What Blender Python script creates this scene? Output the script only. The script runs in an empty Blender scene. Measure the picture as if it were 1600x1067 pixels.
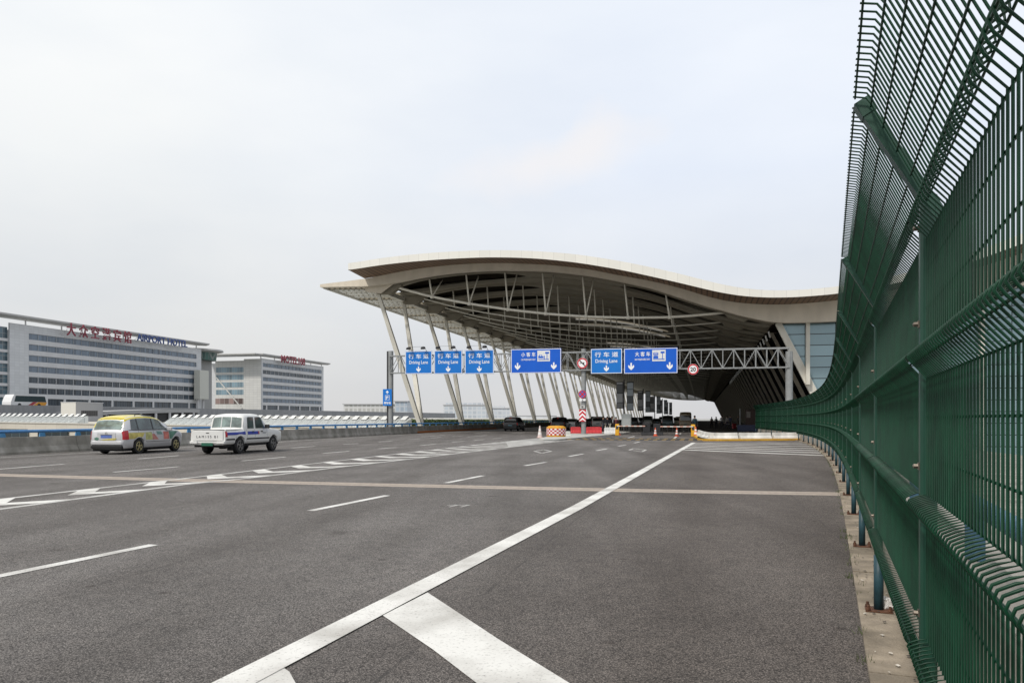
import bpy, bmesh, math, random
import numpy as np
from mathutils import Vector, Matrix
random.seed(7)
SUN_E = 2.7
R = math.radians
scene = bpy.context.scene
col = scene.collection

# ------------------------------------------------------------------ frames
EYE, HOR, F = 1.55, 653.0, 1200.0          # eye height, horizon row and focal length of the photograph
TH = math.atan2(-0.239, 0.971)             # heading of the terminal / elevated road
CU, SU = 0.971, 0.239
def T(w, s, z=0.0):                        # terminal frame (w across, s along) -> world
    return Vector((w*CU + s*SU, -w*SU + s*CU, z))
def TI(x, y):
    return x*CU - y*SU, x*SU + y*CU
def G(px, py):                             # a spot on the road
    Y = EYE*F/(py-HOR)
    return Vector(((px-800)/F*Y, Y, 0))
def GW(px, py):
    g = G(px, py); return TI(g.x, g.y)
def PS(px, py, s):                         # on a wall across the road at distance s -> (w, z)
    t = (px-800)/F
    w = s*(CU*t-SU)/(CU+SU*t)
    Y = -w*SU + s*CU
    return w, EYE + (HOR-py)*Y/F
def PW(px, py, w):                         # on a wall along the road at offset w -> (s, z)
    t = (px-800)/F
    Y = w/(CU*t-SU); X = t*Y
    return X*SU+Y*CU, EYE+(HOR-py)*Y/F

# ------------------------------------------------------------------ materials
MATS = {}
def mat(name, c, rough=0.6, metal=0.0, var=0.10, scale=6.0, bump=0.0, bscale=60.0, spec=0.4, dirt=0.0, coat=0.0):
    if name in MATS: return MATS[name]
    m = bpy.data.materials.new(name); m.use_nodes = True
    nt = m.node_tree; b = nt.nodes['Principled BSDF']
    b.inputs['Roughness'].default_value = rough; b.inputs['Metallic'].default_value = metal
    b.inputs['Specular IOR Level'].default_value = spec
    b.inputs['Coat Weight'].default_value = coat
    tc = nt.nodes.new('ShaderNodeTexCoord')
    n = nt.nodes.new('ShaderNodeTexNoise'); n.inputs['Scale'].default_value = scale; n.inputs['Detail'].default_value = 6
    nt.links.new(tc.outputs['Object'], n.inputs['Vector'])
    r = nt.nodes.new('ShaderNodeValToRGB')
    r.color_ramp.elements[0].position = 0.3; r.color_ramp.elements[1].position = 0.7
    lo = [max(0, x*(1-var)) for x in c]; hi = [min(1, x*(1+var)) for x in c]
    r.color_ramp.elements[0].color = (*lo, 1); r.color_ramp.elements[1].color = (*hi, 1)
    nt.links.new(n.outputs['Fac'], r.inputs['Fac'])
    out = r.outputs['Color']
    if dirt > 0:
        n2 = nt.nodes.new('ShaderNodeTexNoise'); n2.inputs['Scale'].default_value = 1.3; n2.inputs['Detail'].default_value = 9
        mp = nt.nodes.new('ShaderNodeMapping'); mp.inputs['Scale'].default_value = (1, 1, 0.35)
        nt.links.new(tc.outputs['Object'], mp.inputs['Vector']); nt.links.new(mp.outputs['Vector'], n2.inputs['Vector'])
        r2 = nt.nodes.new('ShaderNodeValToRGB')
        r2.color_ramp.elements[0].position = 0.38; r2.color_ramp.elements[1].position = 0.62
        r2.color_ramp.elements[0].color = (1-dirt, 1-dirt, 1-dirt*1.05, 1); r2.color_ramp.elements[1].color = (1, 1, 1, 1)
        nt.links.new(n2.outputs['Fac'], r2.inputs['Fac'])
        mx = nt.nodes.new('ShaderNodeMix'); mx.data_type = 'RGBA'; mx.blend_type = 'MULTIPLY'; mx.inputs['Factor'].default_value = 1
        nt.links.new(out, mx.inputs['A']); nt.links.new(r2.outputs['Color'], mx.inputs['B'])
        out = mx.outputs['Result']
    nt.links.new(out, b.inputs['Base Color'])
    if bump > 0:
        n3 = nt.nodes.new('ShaderNodeTexNoise'); n3.inputs['Scale'].default_value = bscale; n3.inputs['Detail'].default_value = 4
        nt.links.new(tc.outputs['Object'], n3.inputs['Vector'])
        bp = nt.nodes.new('ShaderNodeBump'); bp.inputs['Strength'].default_value = bump; bp.inputs['Distance'].default_value = 0.02
        nt.links.new(n3.outputs['Fac'], bp.inputs['Height']); nt.links.new(bp.outputs['Normal'], b.inputs['Normal'])
    MATS[name] = m
    return m

def asphalt_mat():
    m = bpy.data.materials.new('asphalt'); m.use_nodes = True; MATS['asphalt'] = m
    nt = m.node_tree; N = nt.nodes; L = nt.links; b = N['Principled BSDF']
    b.inputs['Roughness'].default_value = 0.88; b.inputs['Specular IOR Level'].default_value = 0.25
    tc = N.new('ShaderNodeTexCoord')
    def noise(s, d, sc=(1, 1, 1)):
        mp = N.new('ShaderNodeMapping'); mp.inputs['Scale'].default_value = sc
        mp.inputs['Rotation'].default_value = (0, 0, -TH)
        n = N.new('ShaderNodeTexNoise'); n.inputs['Scale'].default_value = s; n.inputs['Detail'].default_value = d
        L.new(tc.outputs['Object'], mp.inputs['Vector']); L.new(mp.outputs['Vector'], n.inputs['Vector']); return n
    def ramp(src, p0, p1, c0, c1):
        r = N.new('ShaderNodeValToRGB'); r.color_ramp.elements[0].position = p0; r.color_ramp.elements[1].position = p1
        r.color_ramp.elements[0].color = (*c0, 1); r.color_ramp.elements[1].color = (*c1, 1); L.new(src, r.inputs['Fac']); return r.outputs['Color']
    def mul(a, bb, f=1.0, bt='MULTIPLY'):
        x = N.new('ShaderNodeMix'); x.data_type = 'RGBA'; x.blend_type = bt; x.inputs['Factor'].default_value = f
        L.new(a, x.inputs['A']); L.new(bb, x.inputs['B']); return x.outputs['Result']
    v = N.new('ShaderNodeTexVoronoi'); v.inputs['Scale'].default_value = 105.0
    L.new(tc.outputs['Object'], v.inputs['Vector'])
    grain = ramp(v.outputs['Color'], 0.1, 0.95, (0.080, 0.075, 0.0715), (0.350, 0.329, 0.311))
    gap = ramp(v.outputs['Distance'], 0.25, 0.75, (1, 1, 1), (0.35, 0.35, 0.35))
    c = mul(grain, gap)
    big = ramp(noise(0.35, 5).outputs['Fac'], 0.3, 0.7, (0.80, 0.79, 0.79), (1.12, 1.12, 1.12))
    c = mul(c, big)
    streak = ramp(noise(1.0, 4, (0.55, 0.02, 1)).outputs['Fac'], 0.35, 0.65, (0.80, 0.79, 0.78), (1.10, 1.10, 1.10))
    c = mul(c, streak)
    mid = ramp(noise(5.0, 6).outputs['Fac'], 0.35, 0.65, (0.90, 0.90, 0.90), (1.07, 1.06, 1.05))
    c = mul(c, mid)
    spots = ramp(noise(0.9, 2).outputs['Fac'], 0.69, 0.74, (1, 1, 1), (0.72, 0.71, 0.70))
    c = mul(c, spots)
    # browner, darker running lane beside the fence (a later resurfacing) and longitudinal paving seams
    sp = N.new('ShaderNodeSeparateXYZ'); mp2 = N.new('ShaderNodeMapping'); mp2.vector_type = 'TEXTURE'; mp2.inputs['Rotation'].default_value = (0, 0, TH)
    L.new(tc.outputs['Object'], mp2.inputs['Vector']); L.new(mp2.outputs['Vector'], sp.inputs['Vector'])
    def mth(op, a, k=None, k2=None):
        q = N.new('ShaderNodeMath'); q.operation = op
        for i, v_ in enumerate((a, k, k2)):
            if v_ is None: continue
            if hasattr(v_, 'links'): L.new(v_, q.inputs[i])
            else: q.inputs[i].default_value = v_
        return q.outputs[0]
    wob = noise(0.25, 3).outputs['Fac']
    lane = mth('MULTIPLY_ADD', wob, 0.5, sp.outputs['X'])
    c = mul(c, ramp(mth('MULTIPLY_ADD', lane, 0.10, 0.62), 0.30, 0.62, (1.03, 1.03, 1.03), (0.82, 0.775, 0.745)))
    wt = mth('ABSOLUTE', mth('SINE', mth('MULTIPLY_ADD', wob, 0.5, mth('MULTIPLY', sp.outputs['X'], 1.745))))
    c = mul(c, ramp(wt, 0.15, 0.9, (0.905, 0.90, 0.895), (1.035, 1.035, 1.035)))
    fr = mth('FRACT', mth('DIVIDE', mth('MULTIPLY_ADD', wob, 0.12, sp.outputs['X']), 3.6))
    seam = mth('LESS_THAN', mth('ABSOLUTE', mth('SUBTRACT', fr, 0.5)), 0.0035)
    brk = mth('MULTIPLY', seam, ramp(noise(1.7, 4).outputs['Fac'], 0.40, 0.60, (0, 0, 0), (1, 1, 1)))
    dk = N.new('ShaderNodeRGB'); dk.outputs[0].default_value = (0.045, 0.042, 0.04, 1)
    c = mul(c, dk.outputs[0], 1.0, 'MIX'); mxn = c.node; L.new(mth('MULTIPLY', brk, 0.55), mxn.inputs['Factor'])
    drips = N.new('ShaderNodeTexVoronoi'); drips.inputs['Scale'].default_value = 1.1; L.new(tc.outputs['Object'], drips.inputs['Vector'])
    c = mul(c, ramp(drips.outputs['Distance'], 0.03, 0.075, (0.62, 0.60, 0.59), (1, 1, 1)))
    L.new(c, b.inputs['Base Color'])
    bp = N.new('ShaderNodeBump'); bp.inputs['Strength'].default_value = 0.5; bp.inputs['Distance'].default_value = 0.01
    L.new(v.outputs['Distance'], bp.inputs['Height']); L.new(bp.outputs['Normal'], b.inputs['Normal'])
    return m

def paint_mat(name, c, wear=0.5, scale=40.0):
    m = bpy.data.materials.new(name); m.use_nodes = True; MATS[name] = m
    nt = m.node_tree; N = nt.nodes; L = nt.links; b = N['Principled BSDF']; b.inputs['Roughness'].default_value = 0.8
    tc = N.new('ShaderNodeTexCoord')
    n = N.new('ShaderNodeTexNoise'); n.inputs['Scale'].default_value = scale; n.inputs['Detail'].default_value = 8; n.inputs['Roughness'].default_value = 0.75
    L.new(tc.outputs['Object'], n.inputs['Vector'])
    r = N.new('ShaderNodeValToRGB'); r.color_ramp.elements[0].position = 0.26+0.06*wear; r.color_ramp.elements[1].position = 0.42+0.1*wear
    r.color_ramp.elements[0].color = (0.24*c[0], 0.23*c[1], 0.22*c[2], 1); r.color_ramp.elements[1].color = (*c, 1)
    L.new(n.outputs['Fac'], r.inputs['Fac'])
    n2 = N.new('ShaderNodeTexNoise'); n2.inputs['Scale'].default_value = 1.3; n2.inputs['Detail'].default_value = 8
    L.new(tc.outputs['Object'], n2.inputs['Vector'])
    r2 = N.new('ShaderNodeValToRGB'); r2.color_ramp.elements[0].position = 0.3; r2.color_ramp.elements[1].position = 0.6
    r2.color_ramp.elements[0].color = (0.60, 0.585, 0.57, 1); r2.color_ramp.elements[1].color = (1, 1, 1, 1)
    L.new(n2.outputs['Fac'], r2.inputs['Fac'])
    x = N.new('ShaderNodeMix'); x.data_type = 'RGBA'; x.blend_type = 'MULTIPLY'; x.inputs['Factor'].default_value = 1
    L.new(r.outputs['Color'], x.inputs['A']); L.new(r2.outputs['Color'], x.inputs['B']); L.new(x.outputs['Result'], b.inputs['Base Color'])
    return m

def grid_mat(name, c, joint, cell=(1.2, 1.2, 1.2), jw=0.02, var=0.15, rough=0.5, metal=0.0, spec=0.4, axis='xz'):
    """panels with joint lines and a slightly different shade for each panel (object coordinates)"""
    m = bpy.data.materials.new(name); m.use_nodes = True; MATS[name] = m
    nt = m.node_tree; N = nt.nodes; L = nt.links; b = N['Principled BSDF']
    b.inputs['Roughness'].default_value = rough; b.inputs['Metallic'].default_value = metal; b.inputs['Specular IOR Level'].default_value = spec
    tc = N.new('ShaderNodeTexCoord'); sp = N.new('ShaderNodeSeparateXYZ'); L.new(tc.outputs['Object'], sp.inputs['Vector'])
    def math_(op, a, bv):
        k = N.new('ShaderNodeMath'); k.operation = op
        if hasattr(a, 'links'): L.new(a, k.inputs[0])
        else: k.inputs[0].default_value = a
        if hasattr(bv, 'links'): L.new(bv, k.inputs[1])
        else: k.inputs[1].default_value = bv
        return k.outputs[0]
    cells = []; lines = []
    for i, a in enumerate('XYZ'):
        if a.lower() not in axis: continue
        d = math_('DIVIDE', sp.outputs[a], cell[i])
        cells.append(math_('FLOOR', d, 0.0)); fr = math_('FRACT', d, 0.0)
        lines.append(math_('LESS_THAN', fr, jw/cell[i]))
    cv = N.new('ShaderNodeCombineXYZ'); L.new(cells[0], cv.inputs[0])
    if len(cells) > 1: L.new(cells[1], cv.inputs[1])
    wn = N.new('ShaderNodeTexWhiteNoise'); wn.noise_dimensions = '3D'; L.new(cv.outputs[0], wn.inputs['Vector'])
    r = N.new('ShaderNodeValToRGB'); r.color_ramp.elements[0].color = (*[x*(1-var) for x in c], 1); r.color_ramp.elements[1].color = (*[min(1, x*(1+var)) for x in c], 1)
    L.new(wn.outputs['Value'], r.inputs['Fac'])
    ln = lines[0] if len(lines) == 1 else math_('MAXIMUM', lines[0], lines[1])
    x = N.new('ShaderNodeMix'); x.data_type = 'RGBA'; L.new(ln, x.inputs['Factor']); L.new(r.outputs['Color'], x.inputs['A']); x.inputs['B'].default_value = (*joint, 1)
    L.new(x.outputs['Result'], b.inputs['Base Color'])
    return m

def glass_mat(name, c, rough=0.06, alpha=0.45):
    m = bpy.data.materials.new(name); m.use_nodes = True; MATS[name] = m
    nt = m.node_tree; b = nt.nodes['Principled BSDF']
    b.inputs['Base Color'].default_value = (*c, 1); b.inputs['Roughness'].default_value = rough
    b.inputs['Specular IOR Level'].default_value = 0.9; b.inputs['Alpha'].default_value = alpha
    tc = nt.nodes.new('ShaderNodeTexCoord'); n = nt.nodes.new('ShaderNodeTexNoise'); n.inputs['Scale'].default_value = 2.2; n.inputs['Detail'].default_value = 5
    nt.links.new(tc.outputs['Object'], n.inputs['Vector'])
    r = nt.nodes.new('ShaderNodeValToRGB'); r.color_ramp.elements[0].color = (*[x*0.5 for x in c], 1); r.color_ramp.elements[1].color = (*[min(1, x*1.5) for x in c], 1)  # dark and pale noise painted into the glass as reflection streaks
    r.color_ramp.elements[0].position = .38; r.color_ramp.elements[1].position = .62
    nt.links.new(n.outputs['Fac'], r.inputs['Fac']); nt.links.new(r.outputs['Color'], b.inputs['Base Color'])
    return m

# ------------------------------------------------------------------ object helpers
def tag(o, label=None, cat=None, group=None, kind=None):
    if label: o['label'] = label
    if cat: o['category'] = cat
    if group: o['group'] = group
    if kind: o['kind'] = kind
    return o
def empty(name, loc=(0, 0, 0), rz=0.0, label=None, cat=None, group=None):
    o = bpy.data.objects.new(name, None); col.objects.link(o)
    o.location = loc; o.rotation_euler = (0, 0, rz); o.empty_display_size = 0.3
    return tag(o, label, cat, group)
def kids(o):
    return list(o.children)
def copy_tree(o, loc=None, rz=None, label=None, parent=None):
    c = o.copy(); col.objects.link(c)
    if parent is not None: c.parent = parent; c.matrix_parent_inverse = o.matrix_parent_inverse.copy()
    if loc is not None: c.location = loc
    if rz is not None: c.rotation_euler = (0, 0, rz)
    if label: c['label'] = label
    for ch in kids(o): copy_tree(ch, parent=c)
    return c

class MB:
    def __init__(s): s.v = []; s.f = []; s.m = []; s.mi = 0
    def add(s, vs, fs):
        b = len(s.v); s.v += [tuple(x) for x in vs]; s.f += [tuple(b+i for i in q) for q in fs]; s.m += [s.mi]*len(fs); return s
    def box(s, a, b):
        (x0, y0, z0), (x1, y1, z1) = a, b
        return s.add([(x0, y0, z0), (x1, y0, z0), (x1, y1, z0), (x0, y1, z0), (x0, y0, z1), (x1, y0, z1), (x1, y1, z1), (x0, y1, z1)],
                     [(3, 2, 1, 0), (4, 5, 6, 7), (0, 1, 5, 4), (1, 2, 6, 5), (2, 3, 7, 6), (3, 0, 4, 7)])
    def cbox(s, a, b, c=0.02):
        """box with chamfered vertical and top edges"""
        (x0, y0, z0), (x1, y1, z1) = a, b
        def ring(i, z): return [(x0+c+i, y0+i, z), (x1-c-i, y0+i, z), (x1-i, y0+c+i, z), (x1-i, y1-c-i, z), (x1-c-i, y1-i, z), (x0+c+i, y1-i, z), (x0+i, y1-c-i, z), (x0+i, y0+c+i, z)]
        vs = ring(c, z0) + ring(0, z0+c) + ring(0, z1-c) + ring(c, z1)
        fs = [tuple(range(7, -1, -1)), tuple(range(24, 32))]
        for k in range(3):
            for i in range(8): fs.append((k*8+i, k*8+(i+1) % 8, k*8+8+(i+1) % 8, k*8+8+i))
        return s.add(vs, fs)
    def bar(s, p0, p1, w, h=None, up=(0, 0, 1)):
        """rectangular bar from p0 to p1"""
        h = h or w; p0 = Vector(p0); p1 = Vector(p1); d = (p1-p0).normalized(); up = Vector(up)
        sd = d.cross(up)
        if sd.length < 1e-4: sd = d.cross(Vector((1, 0, 0)))
        sd.normalize(); u2 = sd.cross(d).normalized()
        vs = []
        for p in (p0, p1):
            for a, b in ((-1, -1), (1, -1), (1, 1), (-1, 1)): vs.append(p+sd*(a*w/2)+u2*(b*h/2))
        return s.add(vs, [(3, 2, 1, 0), (4, 5, 6, 7), (0, 1, 5, 4), (1, 2, 6, 5), (2, 3, 7, 6), (3, 0, 4, 7)])
    def tube(s, pts, r, n=8, cap=True):
        pts = [Vector(p) for p in pts]; rs = r if isinstance(r, (list, tuple)) else [r]*len(pts)
        vs = []; prev = None
        for i, p in enumerate(pts):
            d = (pts[min(i+1, len(pts)-1)]-pts[max(i-1, 0)]).normalized()
            if prev is None:
                ref = Vector((0, 0, 1)) if abs(d.z) < 0.9 else Vector((1, 0, 0))
                a = d.cross(ref).normalized()
            else:
                a = (prev-d*prev.dot(d)).normalized()
            prev = a; b = d.cross(a)
            for k in range(n):
                t = 2*math.pi*k/n
                vs.append(p+a*(math.cos(t)*rs[i])+b*(math.sin(t)*rs[i]))
        fs = []
        for i in range(len(pts)-1):
            for k in range(n): fs.append((i*n+k, i*n+(k+1) % n, (i+1)*n+(k+1) % n, (i+1)*n+k))
        if cap: fs += [tuple(range(n-1, -1, -1)), tuple((len(pts)-1)*n+k for k in range(n))]
        return s.add(vs, fs)
    def lathe(s, prof, n=24, c=(0, 0, 0), axis='z', cap=True):
        vs = []
        for r, z in prof:
            for k in range(n):
                t = 2*math.pi*k/n; x, y = r*math.cos(t), r*math.sin(t)
                p = (x, y, z) if axis == 'z' else ((z, x, y) if axis == 'x' else (x, z, y))
                vs.append((c[0]+p[0], c[1]+p[1], c[2]+p[2]))
        fs = []
        for i in range(len(prof)-1):
            for k in range(n): fs.append((i*n+k, i*n+(k+1) % n, (i+1)*n+(k+1) % n, (i+1)*n+k))
        if cap: fs += [tuple(range(n-1, -1, -1)), tuple((len(prof)-1)*n+k for k in range(n))]
        return s.add(vs, fs)
    def prism(s, poly, fn0, fn1):
        """polygon extruded: fn0/fn1 map a 2D point to 3D"""
        n = len(poly)
        return s.add([fn0(*p) for p in poly]+[fn1(*p) for p in poly],
                     [tuple(range(n-1, -1, -1)), tuple(range(n, 2*n))]+[(i, (i+1) % n, n+(i+1) % n, n+i) for i in range(n)])
    def strip(s, a, b):
        """quad strip between two polylines"""
        n = len(a)
        return s.add(list(a)+list(b), [(i, i+1, n+i+1, n+i) for i in range(n-1)])
    def mesh(s, name, mats, smooth=False):
        me = bpy.data.meshes.new(name); me.from_pydata(s.v, [], s.f)
        for m in (mats if isinstance(mats, (list, tuple)) else [mats]): me.materials.append(m)
        me.polygons.foreach_set('material_index', s.m)
        bm = bmesh.new(); bm.from_mesh(me); bmesh.ops.recalc_face_normals(bm, faces=bm.faces); bm.to_mesh(me); bm.free()
        if smooth: me.polygons.foreach_set('use_smooth', [True]*len(me.polygons))
        me.update(); return me
    def build(s, name, mats, parent=None, smooth=False, kind=None, loc=None, rz=None):
        o = bpy.data.objects.new(name, s.mesh(name, mats, smooth)); col.objects.link(o)
        if parent is not None: o.parent = parent
        if loc is not None: o.location = loc
        if rz is not None: o.rotation_euler = (0, 0, rz)
        if kind: o['kind'] = kind
        return o

def smooth_by_angle(o, ang=35):
    me = o.data
    me.polygons.foreach_set('use_smooth', [True]*len(me.polygons))
    bm = bmesh.new(); bm.from_mesh(me)
    for e in bm.edges:
        if len(e.link_faces) == 2 and e.calc_face_angle(0) > R(ang): e.smooth = False
    bm.to_mesh(me); bm.free()
    return o

def text(body, size, m, parent, loc, width=None, name='lettering', bold=0.0, ext=0.004, rot=(math.pi/2, 0, 0), spacing=1.0):
    """flat lettering standing upright, facing -y, centred on loc"""
    cu = bpy.data.curves.new('t', 'FONT'); cu.body = body; cu.size = size; cu.align_x = 'CENTER'; cu.align_y = 'CENTER'
    cu.extrude = ext; cu.offset = bold; cu.space_character = spacing; cu.resolution_u = 3
    o = bpy.data.objects.new('t', cu); col.objects.link(o)
    dg = bpy.context.evaluated_depsgraph_get()
    me = bpy.data.meshes.new_from_object(o.evaluated_get(dg))
    bpy.data.objects.remove(o); bpy.data.curves.remove(cu)
    xs = [v.co.x for v in me.vertices]; ys = [v.co.y for v in me.vertices]
    cx, cy = (min(xs)+max(xs))/2, (min(ys)+max(ys))/2
    k = width/(max(xs)-min(xs)) if width else 1.0
    for v in me.vertices: v.co = ((v.co.x-cx)*k, (v.co.y-cy), v.co.z)
    me.materials.clear(); me.materials.append(m); me.name = name
    ob = bpy.data.objects.new(name, me); col.objects.link(ob); ob.parent = parent
    ob.location = loc; ob.rotation_euler = rot
    return ob

# ------------------------------------------------------------------ shared materials
A_ = asphalt_mat()
M_white_line = paint_mat('road_paint_white', (0.66, 0.65, 0.615), 0.35)
M_line_far = paint_mat('road_paint_worn', (0.56, 0.55, 0.525), 0.8)
M_joint = mat('joint_concrete', (0.36, 0.305, 0.255), 0.85, var=0.2, scale=9, bump=0.3, bscale=90)
M_conc = mat('barrier_concrete', (0.30, 0.285, 0.255), 0.85, var=0.16, scale=3.0, bump=0.4, bscale=40, dirt=0.35)
M_kerb = mat('kerb_concrete', (0.30, 0.25, 0.19), 0.85, var=0.30, scale=5.0, bump=0.4, bscale=50, dirt=0.45)
M_para = mat('parapet_concrete', (0.42, 0.385, 0.33), 0.85, var=0.14, scale=3.0, bump=0.3, bscale=40, dirt=0.25)
M_green = mat('fence_green', (0.0028, 0.036, 0.0165), 0.42, var=0.30, scale=7, spec=0.25, dirt=0.25)
M_green2 = mat('post_green', (0.007, 0.054, 0.032), 0.42, var=0.14, scale=3, spec=0.5, dirt=0.15)
M_postblue = mat('post_base_blue', (0.020, 0.065, 0.085), 0.5, var=0.25, scale=8, dirt=0.3)
M_rust = mat('rusty_steel', (0.10, 0.045, 0.025), 0.8, var=0.4, scale=25)
M_bolt = mat('bolt_zinc', (0.20, 0.17, 0.14), 0.4, 0.7, var=0.2, scale=30)
M_blue = mat('rail_blue', (0.06, 0.18, 0.38), 0.4, var=0.12, scale=3)
M_steel = mat('galvanised_steel', (0.29, 0.30, 0.30), 0.5, 0.25, var=0.12, scale=4, dirt=0.12)
M_dark = mat('dark_metal', (0.035, 0.035, 0.037), 0.5, var=0.2)
M_black = mat('black_rubber', (0.012, 0.012, 0.013), 0.75, var=0.2)
M_white = mat('white_plastic', (0.72, 0.72, 0.70), 0.5, var=0.05)
M_signblue = mat('sign_blue', (0.004, 0.150, 0.520), 0.42, var=0.05, scale=1.2, spec=0.35)
M_signblue2 = mat('sign_deep_blue', (0.003, 0.095, 0.52), 0.42, var=0.05, scale=1.2, spec=0.35)
M_signwhite = mat('sign_white', (0.78, 0.79, 0.80), 0.45, var=0.03)
M_red = mat('signal_red', (0.50, 0.018, 0.03), 0.45, var=0.08)
M_yellow = mat('signal_yellow', (0.75, 0.34, 0.02), 0.5, var=0.12)
M_hub = mat('rim_metal', (0.40, 0.39, 0.37), 0.35, 0.6, var=0.2, scale=20)
M_steelwhite = mat('terminal_white_steel', (0.66, 0.635, 0.57), 0.5, var=0.06, scale=0.8, dirt=0.10)
# ================================================================== SETTING
gm = mat('far_ground', (0.30, 0.30, 0.28), 0.95, var=0.25, scale=0.02)  # pale ground colour with the distance haze put in
b = MB(); b.add([(-6000, -3000, -9), (6000, -3000, -9), (6000, 9000, -9), (-6000, 9000, -9)], [(0, 1, 2, 3)])
b.build('ground', gm, kind='structure')

# fence line: posts from beside the camera, heading forward-right and bending gently left
def fence_path():
    P = [Vector((0.38-1.25, -3.03, 0)), Vector((0.38, 0.0, 0))]
    head = math.atan2(1.25, 3.03); L = math.hypot(1.25, 3.03)
    bend = [0, 0, 0, 0, .2, .3, .3, .4, .5, .5, .6, .6, .7, .8, .8, .9, 1, 1, 1, .9, .8, .8, .6, .6, .5]
    for k in range(25):
        head -= R(bend[k]*0.95)
        P.append(P[-1]+Vector((math.sin(head)*L, math.cos(head)*L, 0)))
    return P
FP = fence_path()
def offset_path(d, P=FP):
    out = []
    for i, p in enumerate(P):
        t = (P[min(i+1, len(P)-1)]-P[max(i-1, 0)]).normalized()
        out.append(p+Vector((t.y, -t.x, 0))*d)        # + to the right
    return out
EDGE = offset_path(-0.13)

# the road: one sheet between the left barrier and the kerb
left = [T(-28.0, s) for s in np.linspace(-20, 470, len(EDGE)+1)]
right = EDGE + [T(16, 470)]
b = MB()
b.strip(left, right)
b.build('road', A_, kind='structure')
# deck edge under it
b = MB()
b.box((-30.2, -20, -1.6), (-27.9, 470, -0.06)); b.box((-27.9, -20, -1.6), (14, 470, -0.12))
b.build('viaduct_deck', M_conc, kind='structure', rz=TH)

# kerb strip under the fence and parapet behind it
b = MB()
k0 = offset_path(-0.13); k1 = offset_path(0.22)
zt = Vector((0, 0, 0.035)); zb = Vector((0, 0, -0.3))
for i in range(len(k0)-1):
    for f0, f1 in ((0, .496), (.502, .998)):
        a0, a1, c0, c1 = k0[i].lerp(k0[i+1], f0), k0[i].lerp(k0[i+1], f1), k1[i].lerp(k1[i+1], f0), k1[i].lerp(k1[i+1], f1)
        dz = Vector((0, 0, random.uniform(-.006, .006)))
        b.add([a0+zt+dz, a1+zt+dz, c1+zt+dz, c0+zt+dz, a0+zb, a1+zb, c1+zb, c0+zb], [(0, 1, 2, 3), (0, 1, 5, 4), (1, 2, 6, 5), (3, 0, 4, 7)])
b.build('kerb_strip', M_kerb, kind='structure')
rootp = empty('concrete_parapet', FP[0], 0, 'pale concrete parapet wall with blue rail behind the green fence', 'parapet')
inv = -Vector(FP[0])
b = MB()
q0 = [p+inv for p in offset_path(0.225)]; q1 = [p+inv for p in offset_path(0.52)]; q2 = [p+inv for p in offset_path(0.30)]
up = Vector((0, 0, 0.74)); lo = Vector((0, 0, 0.30)); dn = Vector((0, 0, -1.6))
z3 = Vector((0, 0, -0.2))
b.strip([p+z3 for p in q0], [p+lo for p in q0]); b.strip([p+lo for p in q0], [p+up for p in q2]); b.strip([p+up for p in q2], [p+up for p in q1]); b.strip([p+up for p in q1], [p+dn for p in q1])
b.build('wall', M_para, rootp)
b = MB(); pr = [p+inv+Vector((0, 0, 1.06)) for p in offset_path(0.42)]
b.tube(pr, 0.05, 8); o = b.build('rail', mat('rail_blue_dull', (0.07, 0.16, 0.24), 0.5, var=.15), rootp, smooth=True)
for i in range(len(FP)-1):
    for f in (0.5,):
        p = pr[i].lerp(pr[i+1], f)
        b = MB(); b.box((p.x-.03, p.y-.05, 0.742), (p.x+.03, p.y+.05, 1.02)); b.build('rail_post', mat('rail_blue_dull', 0), rootp)

# ------------------------------------------------------------------ markings (sheets 4 mm above the asphalt)
Z1 = 0.004
def band(pts, w, z=Z1, B=None):
    """a painted line of width w along ground points"""
    B = B or MB(); a = []; c = []
    for i, p in enumerate(pts):
        t = (pts[min(i+1, len(pts)-1)]-pts[max(i-1, 0)]).normalized(); n = Vector((t.y, -t.x, 0))*(w/2)
        a.append(p-n+Vector((0, 0, z))); c.append(p+n+Vector((0, 0, z)))
    B.strip(a, c); return B
# expansion joint: one wide band with a dark seal
jc = [G(-600, 726), G(0, 742), G(345, 751.5), G(690, 759.5), G(1010, 766.5), G(1331, 772)]
jc[-1] = jc[-1]
band(jc, 0.72, 0.003).build('expansion_joint', M_joint, kind='structure')
band(jc, 0.035, 0.0065).build('joint_seal', mat('joint_seal', (0.06, 0.055, 0.05), 0.9), kind='structure')
# long solid edge line
ln = [G(200, 1153), G(345, 1079), G(600, 947.5), G(900, 794), G(1000, 738.5), G(1084, 691.5)]
band(ln, 0.245, 0.010).build('edge_line', M_white_line, kind='structure')
# diagonal bars in the corner
b = MB()
def poly(pts, z=0.006): b.add([Vector((p.x, p.y, z)) for p in pts], [tuple(range(len(pts)))])
poly([G(598, 962), G(668, 926), G(780, 1000), G(890, 1068), G(1010, 1140), G(900, 1170), G(745, 1068), G(676, 1015)])
poly([G(340, 1090), G(420, 1046), G(440, 1042), G(452, 1050), G(462, 1068), G(520, 1130), G(420, 1170)])
b.build('hatched_bars', M_white_line, kind='structure')
# left solid edge line by the barrier
band([T(-26.6, s) for s in np.linspace(-10, 420, 60)], 0.15).build('barrier_edge_line', M_line_far, kind='structure')
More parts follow.
